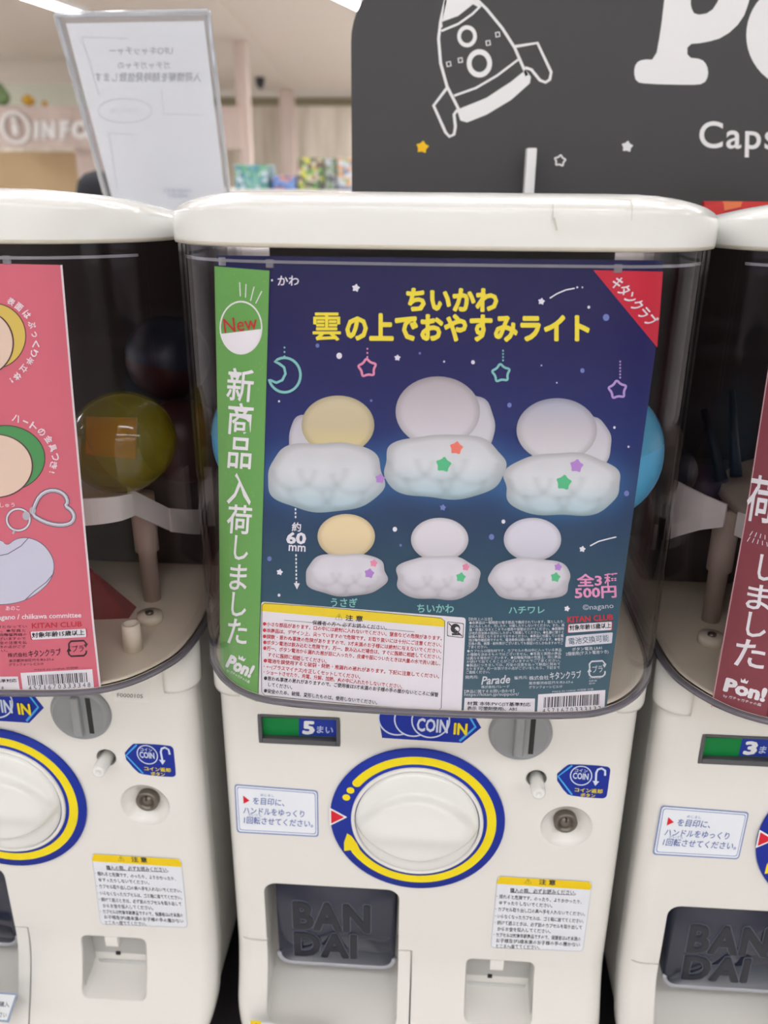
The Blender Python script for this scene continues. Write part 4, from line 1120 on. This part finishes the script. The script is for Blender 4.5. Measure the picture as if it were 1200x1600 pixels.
# caution panel
A = case_art('c'); CP_ = lambda x, y: (400+x/3.636, 930+y/3.636)
A.quad(CP_(30, 36), CP_(1192, 128), CP_(1166, 678), CP_(14, 580), ink(238, 238, 240), 1, r=5)
A.poly([CP_(*p) for p in ((32, 55), (50, 42), (300, 62), (700, 98), (1050, 128), (1070, 142), (1072, 180), (700, 150), (300, 114), (30, 90))], ink(246, 222, 40), 2)
KB = ink(50, 50, 54); RDI = ink(206, 56, 68)
loop = [CP_(*p) for p in ((34, 60), (46, 46), (300, 62), (700, 98), (1050, 130), (1072, 146), (1068, 300), (1058, 480), (1052, 640), (1034, 656), (700, 632), (300, 596), (50, 570), (32, 548), (30, 300))]
A.stroke(loop, .8, KB, 3, True)
A.text('⚠', CP_(450, 138), CP_(490, 142), 9.5, KB, 3); A.text('注 意', CP_(508, 144), CP_(606, 150), 9, KB, 3, .02)
A.text('保護者の方へ 必ずお読みください。', CP_(320, 168), CP_(742, 198), 7.6, KB, 3, .01, True, 1); A.stroke([CP_(160, 142), CP_(900, 208)], .5, KB, 3)
lines = [('●小さな部品があります。口の中には絶対に入れないでください。窒息などの危険があります。', 38, 160, 1055, 248, RDI), ('●本商品は、デザイン上、尖っていますので危険です。お取り扱いには十分にご注意ください。', 38, 196, 1053, 285, RDI),
         ('●誤飲・思わぬ事故の危険がありますので、3才未満のお子様には絶対に与えないでください。', 38, 231, 1053, 321, RDI), ('●ボタン電池は飲み込むと危険です。万一、飲み込んだ場合は、すぐに医師に相談してください。', 40, 265, 1050, 355, RDI),
         ('●万一、ボタン電池から漏れた液が目に入ったり、皮膚や服についたときは大量の水で洗い流し、', 40, 298, 1046, 391, RDI), ('すぐに医師に相談してください。', 66, 336, 400, 378, RDI),
         ('●電池を誤使用すると破裂・発熱・液漏れの恐れがあります。下記に注意してください。', 42, 369, 1040, 464, RDI), ('・+−(プラスマイナス)を正しくセットしてください。', 42, 402, 592, 466, RDI), ('・ショートさせたり、充電、分解、加熱、火の中に入れたりしないでください。', 42, 434, 830, 521, RDI),
         ('●思わぬ事故の恐れがありますので、ご使用後は3才未満のお子様の手の届かないところに保管', 44, 469, 1034, 568, KB), ('してください。', 68, 505, 205, 526, KB), ('●安全のため、破損、変形したものは、使用しないでください。', 44, 540, 688, 612, KB)]
for tx, xa, ya, xb, yb, mt in lines: A.text(tx, CP_(xa, ya+14), CP_(xb, yb+10), 7.4, mt, 3, .012, True, 1)
A.quad((699, 971), (725, 974), (724, 997), (698.5, 994), KB, 2, r=2); A.quad((700, 972), (724, 975), (723, 996), (699.5, 993), ink(236, 236, 238), 3, r=2)
A.circle((711.5, 982), 7.5, 7.5, KB, 4, 20); A.circle((714, 983), 3.6, 3.6, ink(236, 236, 238), 5, 14); A.stroke([(706, 991), (719, 991)], 3, KB, 4)
A.stroke([(701, 974), (722, 994)], 1.6, KB, 6)
part_label(A.mb.build('caution_panel', po, fix=False), 'white caution panel with yellow heading and red lines')
# small print
A = case_art('c'); SP = lambda x, y: (690+x/3.871, 880+y/3.871); FW = ink(216, 222, 226)
A.text('【使用上の注意】', SP(165, 348), SP(305, 348), 5.4, FW, 2, .0, True, 1)
tl1 = ['●本商品は一部精密な電子部品で構成されています。落としたり、', '水にぬらしたり、汚したり、分解したりしないでください。また、高', '温・低温になるところでの使用や保管はさけてください。●廃棄時', 'は地方自治体の指示にしたがって廃棄してください。●乱暴に使うと', '破損の原因となりますのでおやめください。●商品に付属している電', '池は動作確認用ですので、電池寿命は短い場合がございます。●電池', '交換の際、故障・紛失等がございましても保証いたしかねますのでご']
for i, tx in enumerate(tl1): A.text(tx, SP(168-i*1, 370+i*21), SP(744-i*1.5, 362+i*21.5), 5.2, FW, 2, .012, True, 1)
A.text('了承ください。', SP(160, 517), SP(278, 515), 5.2, FW, 2, .012, True, 1)
tl2 = ['●カプセルは梱包材です。カプセルの色は中に入っている商品', 'の種類を決めるものではございません。●写真と実際の商品', 'は異なる場合がございます。●自動販売機の性質上、同じ商品', 'が続けて出てくることがございますのでご了承ください。', '●製品につきましては、万全の注意を払って製造に努めて', 'おりますが、万一お気づきの点がございましたら、下記まで']
for i, tx in enumerate(tl2): A.text(tx, SP(155-i*1, 541+i*21.5), SP(725-i*2, 533+i*21.5), 5.2, FW, 2, .006, True, 1)
A.text('ご連絡ください。', SP(148, 669), SP(292, 667), 5.2, FW, 2, .006, True, 1)
A.text('発売元:', SP(143, 700), SP(222, 698), 5.6, FW, 2, .012, True, 1); A.text('Parade', SP(240, 735), SP(415, 725), 12.5, FW, 2, .02, shear=.3)
A.text('株式会社パレード', SP(240, 758), SP(410, 754), 5, FW, 2, .01, True, 1); A.text('販売元:', SP(440, 704), SP(522, 700), 5.6, FW, 2, .01, True, 1)
A.text('株式会社', SP(530, 708), SP(648, 703), 7, FW, 2, .014, True, 1); A.text('キタンクラブ', SP(656, 704), SP(845, 695), 12, FW, 2, .02)
A.text('東京都渋谷区代々木3-57-6', SP(528, 735), SP(795, 727), 5, FW, 2, .008, True, 1); A.text('グランフォーレビル1F', SP(528, 760), SP(730, 754), 5, FW, 2, .008, True, 1)
A.text('【商品に関するお問い合わせ】', SP(138, 786), SP(440, 782), 5.6, FW, 2, .01, True, 1); A.text('https://kitan.jp/support/', SP(138, 810), SP(468, 806), 6.4, FW, 2)
A.text('ボタン電池 LR41', SP(790, 532), SP(970, 522), 6, FW, 2, .012, True, 1); A.text('2個使用(テスト電池つき)', SP(752, 560), SP(1010, 545), 6.2, FW, 2, .012, True, 1)
A.text('MADE IN CHINA 中国製 対象', SP(670, 784), SP(920, 768), 3.6, FW, 2, 0, True, 1)
for i in range(3): A.text(('キャップ:PP', '本体:PVC', '外装:PP'), SP(892, 0), SP(893, 0), 1, FW) if False else A.text(('カプセル:PP', 'ミニブック:紙', '袋:PP'), SP(892, 700+i*16), SP(960, 697+i*16), 3.2, FW, 2, 0, True, 1) if False else A.text(('カプセル:PP', '台紙:紙', '袋:PP')[i], SP(892, 702+i*16), SP((965, 940, 930)[i], 700+i*16), 3.2, FW, 2, 0, True, 1)
part_label(A.mb.build('small_print', po, fix=False), 'fine white print in the lower right of the poster')
def age_box(A, q, txt, mt_b, mt_t, tb, te, h):
    q = [np.array(p, float) for p in q]; A.quad(*q, mt_b, 2, r=2)
    c = sum(q)/4; qi = [p+(c-p)/np.linalg.norm(c-p)*1.6 for p in q]; A.quad(*qi, ink(236, 236, 238), 3, r=2)
    A.text(txt, tb, te, h, mt_t, 4, .02, True, 1)
A = case_art('c'); age_box(A, ((887, 975.5), (957.5, 971), (957, 984.5), (886, 989)), '対象年齢15歳以上', ink(206, 40, 58), KB, (890, 985.5), (955, 981), 9); 
A.quad((884.5, 994), (957.5, 988), (956, 1005), (883, 1011), ink(226, 230, 234), 2, r=2); A.text('電池交換可能', (889, 1007.5), (952, 1002), 11.5, ink(64, 96, 116), 3, .01, True, 1)
part_label(A.mb.build('age_labels', po, fix=False), 'two small white boxes with dark lettering')
def recycle(A, c, w, h, mt):
    x, y = c; l, r, t, b = x-w/2, x+w/2, y-h/2, y+h/2
    A.stroke([(l+1, y-1), (l+.5, t+4), (l+4, t), (r-4, t-1), (r, t+4), (r, t+6)], w*.1, mt, 2); A.stroke([(r, y+3), (r-.5, b-4), (r-4, b-.5), (l+4, b+.5), (l+.5, b-3), (l, y+4)], w*.1, mt, 2)
    A.poly([(r-w*.16, t+5), (r+w*.1, t+3.5), (r-1, t+10)], mt, 2); A.poly([(l-w*.12, y+5), (l+w*.16, y+4), (l+.5, y-2)], mt, 2)
    A.text('プラ', (l+w*.22, b-h*.26), (r-w*.14, b-h*.30), h*.46, mt, 2, .01)
A = case_art('c'); recycle(A, (933, 1045.5), 25, 24, FW); A.mb.build('recycling_mark', po, fix=False)
def barcode(A, q, digits, bars, seed):
    q = [np.array(p, float) for p in q]; A.quad(*q, ink(238, 238, 240), 2, 6, 2)
    tl, tr, br, bl = q; rnd = random.Random(seed)
    at = lambda u, v: tuple((tl*(1-u)+tr*u)*(1-v)+(bl*(1-u)+br*u)*v)
    u = .09
    while u < .91:
        w = rnd.choice((.0075, .0075, .014, .020)); 
        A.poly([at(u, .16), at(u+w, .16), at(u+w, .66), at(u, .66)], ink(58, 58, 62), 3); u += w+rnd.choice((.0085, .0085, .015, .02))
    for i, d in enumerate(digits): 
        u = .085+i*.069; w_ = .012 if d == '1' else .038; A.text(d, at(u+.019-w_/2, .92), at(u+.019+w_/2, .92), 7.2, ink(58, 58, 62), 3)
A = case_art('c'); barcode(A, ((841, 1085), (946, 1078), (944, 1113), (839, 1117.5)), '4571670333133', None, 3)
part_label(A.mb.build('barcode', po, fix=False), 'white barcode label')
A = case_art('c'); A.quad((726, 1090.5), (836, 1091.5), (835, 1118), (724, 1116.5), ink(236, 236, 238), 2, 6, 2)
A.text('材質 本体:PVC(ST基準対応', (730, 1102), (829, 1104), 6.6, KB, 3, .014, True, 1); A.text('表示 可塑剤使用)、ABS', (730, 1109.5), (808, 1111), 6.6, KB, 3, .014, True, 1)
part_label(A.mb.build('material_label', po, fix=False), 'white box with material lettering')

# ---- green strip -------------------------------------------------------------------
gs = thing('paper_strip', 'green vertical paper strip with New circle and white Japanese lettering in the middle case', 'paper strip', (OC-.125, .44, Z_CASE0+.005))
def dotted_green():
    mm = mat('green_dotted_paper', (112, 176, 88), .55); nt = mm.node_tree; L = nt.links.new
    tc = nt.nodes.new('ShaderNodeTexCoord'); v = nt.nodes.new('ShaderNodeTexVoronoi'); v.inputs['Scale'].default_value = 260
    r = nt.nodes.new('ShaderNodeMapRange'); r.inputs[1].default_value = .12; r.inputs[2].default_value = .2; r.inputs[3].default_value = .25; r.inputs[4].default_value = 0
    x = nt.nodes.new('ShaderNodeMix'); x.data_type = 'RGBA'; x.inputs[6].default_value = lin((106, 172, 84)); x.inputs[7].default_value = lin((150, 204, 120))
    L(tc.outputs['Object'], v.inputs['Vector']); L(v.outputs['Distance'], r.inputs[0]); L(r.outputs[0], x.inputs[0]); L(x.outputs[2], nt.nodes['Principled BSDF'].inputs['Base Color'])
    return mm
A = case_art('c', .0030, 9)
sl = interp([(0, 335), (.45, 341), (.7, 343), (1, 344)]); sr = interp([(0, 421), (1, 402.5)])
sheet(A, 'c', lambda w: (sl(w), 0), lambda w: (sr(w), 0), lambda u: 416+u*7, interp([(0, 1062), (.2, 1073), (.45, 1083), (.7, 1090), (1, 1097)]), None, dotted_green(), 16, 40)
A.mb.build('paper', gs, fix=False)
A = case_art('c', .0030, 9); W2 = ink(244, 244, 244)
A.circle((376.5, 512), 33.5, 42, W2, 1, 40); A.circle((376.5, 512), 31.3, 39.5, dotted_green(), 2, 40)
A.poly([(376.5+31.5*math.cos(t), 512+39.7*math.sin(t)) for t in np.linspace(R(3), R(166), 26)], W2, 3)
for x0, y0, x1, y1 in ((374.5, 441, 375.5, 463), (384.5, 444, 383.5, 465), (397, 448, 391.5, 470), (409, 455, 399.5, 474)): A.stroke([(x0, y0), (x1, y1)], 1.5, W2, 2)
A.text('New', (351, 521), (403, 514.5), 23, ink(196, 52, 56), 4, .01)
part_label(A.mb.build('new_badge', gs, fix=False), 'white circle with red New')
A = case_art('c', .0030, 9)
for ch, x0, x1, y0, y1 in (('新', 355, 396, 576, 627), ('商', 356, 395, 630, 679), ('品', 357, 393, 684, 732), ('入', 356, 393, 740, 788), ('荷', 355, 393, 789, 834), ('し', 366, 388, 837, 875), ('ま', 359, 386, 882, 922), ('し', 362, 385, 926, 963), ('た', 356, 386, 967, 1006)):
    A.glyph(ch, ((x0+x1)/2, (y0+y1)/2), x1-x0, y1-y0, W2, 2, R(4), .014)
part_label(A.mb.build('vertical_lettering', gs, fix=False), 'large white vertical Japanese lettering')
def pon(A, bl, br, h, mt, sub0, sub1):
    A.text('Pon!', bl, br, h, mt, 2, .055)
    bl, br = np.array(bl, float), np.array(br, float); d = (br-bl); 
    u = d/np.linalg.norm(d); up = np.array([u[1], -u[0]]); c = bl+d*.42+up*h*.98; s = h*.32
    A.poly([tuple(c-u*s*.8), tuple(c-u*s+up*s), tuple(c-u*s*.4+up*s*.5), tuple(c+up*s*1.2), tuple(c+u*s*.4+up*s*.5), tuple(c+u*s+up*s), tuple(c+u*s*.8)], mt, 2)
    A.text('by ガチャガチャの森', sub0, sub1, h*.26, mt, 2, .01, True, 1)
A = case_art('c', .0030, 9); pon(A, (353, 1041), (390, 1058.5), 19, W2, (354, 1049), (389, 1068))
part_label(A.mb.build('shop_mark', gs, fix=False), 'small white Pon! mark with crown')

# ---- left poster ----------------------------------------------------------------------
lp = thing('poster', 'pink poster with heart clasp and barcode in the left case', 'poster', (MX['l'], .415, Z_CASE0+.005))
A = case_art('l'); PINK = ink(222, 112, 128)
rt_ = interp([(0, 97), (.3, 114), (.62, 133), (.85, 147), (1, 158)])
sheet(A, 'l', lambda w: (-545+190*w, 0), lambda w: (rt_(w), 0), lambda u: 401+u*13, interp([(0, 1044), (.1, 1060), (.29, 1070), (.48, 1077), (.69, 1082), (.86, 1084), (.95, 1082), (1, 1077)]), None, PINK, 80, 40)
A.stroke([(rt_(w)-1.2, 414+w*663) for w in np.linspace(0, 1, 40)], 3.2, ink(236, 226, 226), 1)
A.mb.build('sheet', lp, fix=False)
BR_ = ink(92, 62, 62); CR_ = ink(238, 214, 190)
A = case_art('l'); A.circle((-11, 525), 52, 52, BR_, 1, 48); A.circle((-11, 525), 50.5, 50.5, ink(226, 200, 96), 2, 48); A.circle((-24, 536), 46, 50, BR_, 3, 48); A.circle((-25, 536), 44.5, 48.5, CR_, 4, 48)
part_label(A.mb.build('disc_print', lp, fix=False), 'plain cream disc with yellow border')
A = case_art('l'); A.circle((8, 716), 63, 52, BR_, 1, 48); A.circle((8, 716), 61.5, 50.5, ink(80, 160, 92), 2, 48); A.circle((-6, 728), 58, 50, BR_, 3, 48); A.circle((-7, 728), 56.5, 48.5, CR_, 4, 48)
part_label(A.mb.build('disc_print', lp, fix=False), 'plain tan disc with green border')
A = case_art('l'); cs_ = lambda x, y: (x/3.333, 820+y/3.333)
cu = smooth_loop([cs_(*p) for p in ((-60, 110), (0, 70), (35, 110), (80, 70), (150, 62), (225, 95), (275, 160), (288, 225), (265, 295), (205, 352), (130, 398), (40, 418), (-60, 418))], 3)
A.poly(cu, ink(120, 116, 130), 1); cx_, cy_ = 30, 890
A.poly([(cx_+(x-cx_)*.975, cy_+(y-cy_)*.975) for x, y in cu], ink(212, 216, 230), 2); A.stroke([cs_(150, 66), cs_(110, 110), cs_(40, 152), cs_(0, 160)], 1.4, ink(120, 116, 130), 3)
A.stroke([cs_(282, 250), cs_(240, 300), cs_(180, 345), cs_(130, 392)], 1.4, ink(120, 116, 130), 3)
part_label(A.mb.build('cushion_print', lp, fix=False), 'plain pale blue cushion shape')
A = case_art('l'); ch_ = lambda x, y: (x/3.333, 560+y/3.333); SIL = ink(190, 192, 200); SDK = ink(96, 96, 108)
ht = [ch_(*p) for p in ((166, 815), (178, 770), (205, 715), (250, 688), (300, 688), (340, 712), (354, 750), (338, 768), (372, 790), (388, 822), (376, 854), (340, 868), (290, 868), (230, 852))]
ht = smooth_loop(ht, 2); A.stroke(ht, 7.5, SDK, 3, True); A.stroke(ht, 5.2, SIL, 4, True); A.stroke([(x-.6, y-.8) for x, y in ht], 1.6, ink(236, 236, 240), 5, True)
rg = [(28.5+18*math.cos(t), 812+17*math.sin(t)) for t in np.linspace(0, 2*math.pi, 28, endpoint=False)]
A.stroke(rg, 4.6, SDK, 3, True); A.stroke(rg, 3, ink(226, 226, 230), 4, True); A.circle((41, 806), 6, 7, SIL, 5, 14); A.circle((51, 798), 5, 6, SIL, 5, 14); A.stroke([(23, 828), (20, 834)], 3, SIL, 4)
part_label(A.mb.build('heart_clasp_print', lp, fix=False), 'printed silver heart clasp and ring')
A = case_art('l'); WP = ink(246, 236, 238); c8 = lambda x, y: (x/4, 440+y/4)
def arc_text(chars, pts, size, bold=.03):
    for i, (ch, p) in enumerate(zip(chars, pts)):
        a = pts[max(0, i-1)]; b = pts[min(len(pts)-1, i+1)]; rot = math.atan2(b[1]-a[1], b[0]-a[0])
        sz = size if ch not in 'っー!' else size*.75
        A.glyph(ch, c8(*p), sz*(.3 if ch == '!' else 1), sz*(.3 if ch == 'ー' else 1), WP, 6, rot, bold)
arc_text('表面はぷっくり半立体!', [(70, 125), (118, 158), (168, 205), (200, 268), (213, 330), (224, 390), (212, 448), (186, 495), (150, 545), (108, 592), (72, 618)], 11)
arc_text('ハートの金具つき!', [(102, 855), (160, 876), (212, 905), (260, 940), (305, 985), (330, 1038), (345, 1095), (335, 1148), (325, 1192)], 11)
A.text('しゅう', (0, 793), (23, 792.5), 7, WP, 6, .01); A.text('あのこ', (9, 954), (31, 953.5), 7, WP, 6, .01)
A.text('nagano / chiikawa committee', (-8, 971), (127, 967), 10, WP, 2, .02)
part_label(A.mb.build('white_lettering', lp, fix=False), 'white curved Japanese lettering')
A = case_art('l'); LK = ink(96, 52, 60)
A.text('KITAN CLUB', (50, 982), (128, 979), 8, ink(206, 50, 66), 2, .02)
age_box(A, ((46, 987), (135.5, 982), (136.5, 995.5), (48.5, 1000)), '対象年齢15歳以上', ink(196, 40, 60), KB, (50, 997), (132, 992), 9)
recycle(A, (121, 1013.5), 28, 23, ink(60, 36, 42))
A.text('株式会社', (12, 1027), (43, 1026), 7, LK, 2, .012, True, 1); A.text('キタンクラブ', (45, 1027), (95, 1024), 11, LK, 2, .02)
A.text('東京都渋谷区代々木3-57-6', (14, 1035), (84, 1032.5), 5, LK, 2, .006, True, 1); A.text('グランフォーレビル1F', (14, 1041), (68, 1039.5), 5, LK, 2, .006, True, 1)
for i, tx in enumerate(('梱包材となってい', 'ません。●写真と', 'す。●自動販売機の', 'とがございますので', 'は、万全の注意を払', 'お気づきの点がござ', 'ください。')):
    A.text(tx, (-22, 982+i*6.3), (42-(30 if i == 6 else 0)-(i % 2)*2, 981+i*6.3), 5, LK, 2, .006, True, 1)
A.text('MADE IN CHINA 中国製', (54, 1048.5), (122, 1045), 3.6, LK, 2, 0, True, 1)
part_label(A.mb.build('small_print', lp, fix=False), 'small dark print and age label')
A = case_art('l'); barcode(A, ((32, 1051.5), (144, 1045.5), (147, 1075.5), (36, 1082)), '4571670333348', None, 5)
part_label(A.mb.build('barcode', lp, fix=False), 'white barcode label')
A = case_art('l'); A.quad((-60, 1058), (28, 1057), (31.5, 1081.5), (-60, 1083), ink(236, 234, 236), 2, 6, 2)
A.text('(ST基準対応', (-18, 1067.5), (26, 1066), 6, KB, 3, .014, True, 1); A.text('使用)、鉄', (-10, 1079), (6, 1078), 6, KB, 3, .01, True, 1)
part_label(A.mb.build('material_label', lp, fix=False), 'white box with material lettering')

# ---- right strip and poster -----------------------------------------------------------------
rp = thing('poster', 'dark maroon poster sheet behind the maroon strip in the right case', 'poster', (MX['r'], .415, Z_CASE0+.005))
A = case_art('r')
sheet(A, 'r', lambda w: (1270-112*w, 0), lambda w: (2050-280*w, 0), lambda u: 430+u*8, interp([(0, 1112), (.16, 1129), (.34, 1139), (.52, 1145), (.72, 1149), (.9, 1149), (1, 1136)]), None, ink(116, 38, 48), 70, 30)
A.mb.build('sheet', rp, fix=False)
rs = thing('paper_strip', 'maroon vertical paper strip with white Japanese lettering in the right case', 'paper strip', (MX['r']-.12, .44, Z_CASE0+.005))
A = case_art('r', .0030, 9); MAR = ink(140, 62, 72)
rl = interp([(0, 1222), (.22, 1200), (.55, 1166), (1, 1111)])
sheet(A, 'r', lambda w: (rl(w), 0), lambda w: (rl(w)+92-8*w, 0), lambda u: 428+u*8, interp([(0, 1102), (.3, 1113), (.65, 1123), (1, 1130)]), None, MAR, 18, 40)
A.stroke([(rl(w)+.8, 428+w*677) for w in np.linspace(0, 1, 40)], 1.8, ink(214, 170, 172), 1)
A.mb.build('paper', rs, fix=False)
A = case_art('r', .0030, 9)
for ch, x0, x1, y0, y1 in (('荷', 1168, 1212, 744, 816), ('し', 1185, 1214, 868, 908), ('ま', 1167, 1206, 914, 953), ('し', 1167, 1198, 958, 996), ('た', 1149, 1196, 1000, 1043)):
    A.glyph(ch, ((x0+x1)/2, (y0+y1)/2), x1-x0, y1-y0, W2, 2, R(9), .014)
part_label(A.mb.build('vertical_lettering', rs, fix=False), 'large white vertical Japanese lettering')
A = case_art('r', .0030, 9)
for k in range(5):
    for j in range(2): 
        x, y = 1176+k*6.5-j*4, 830+k*2+j*9; A.stroke([(x, y), (x-4.5+k*1.4, y+7)], 1.1, W2, 2)
A.mb.build('ray_marks', rs, fix=False)
A = case_art('r', .0030, 9); pon(A, (1131, 1079), (1193, 1096), 20, W2, (1130, 1089), (1189, 1104))
part_label(A.mb.build('shop_mark', rs, fix=False), 'small white Pon! mark with crown')
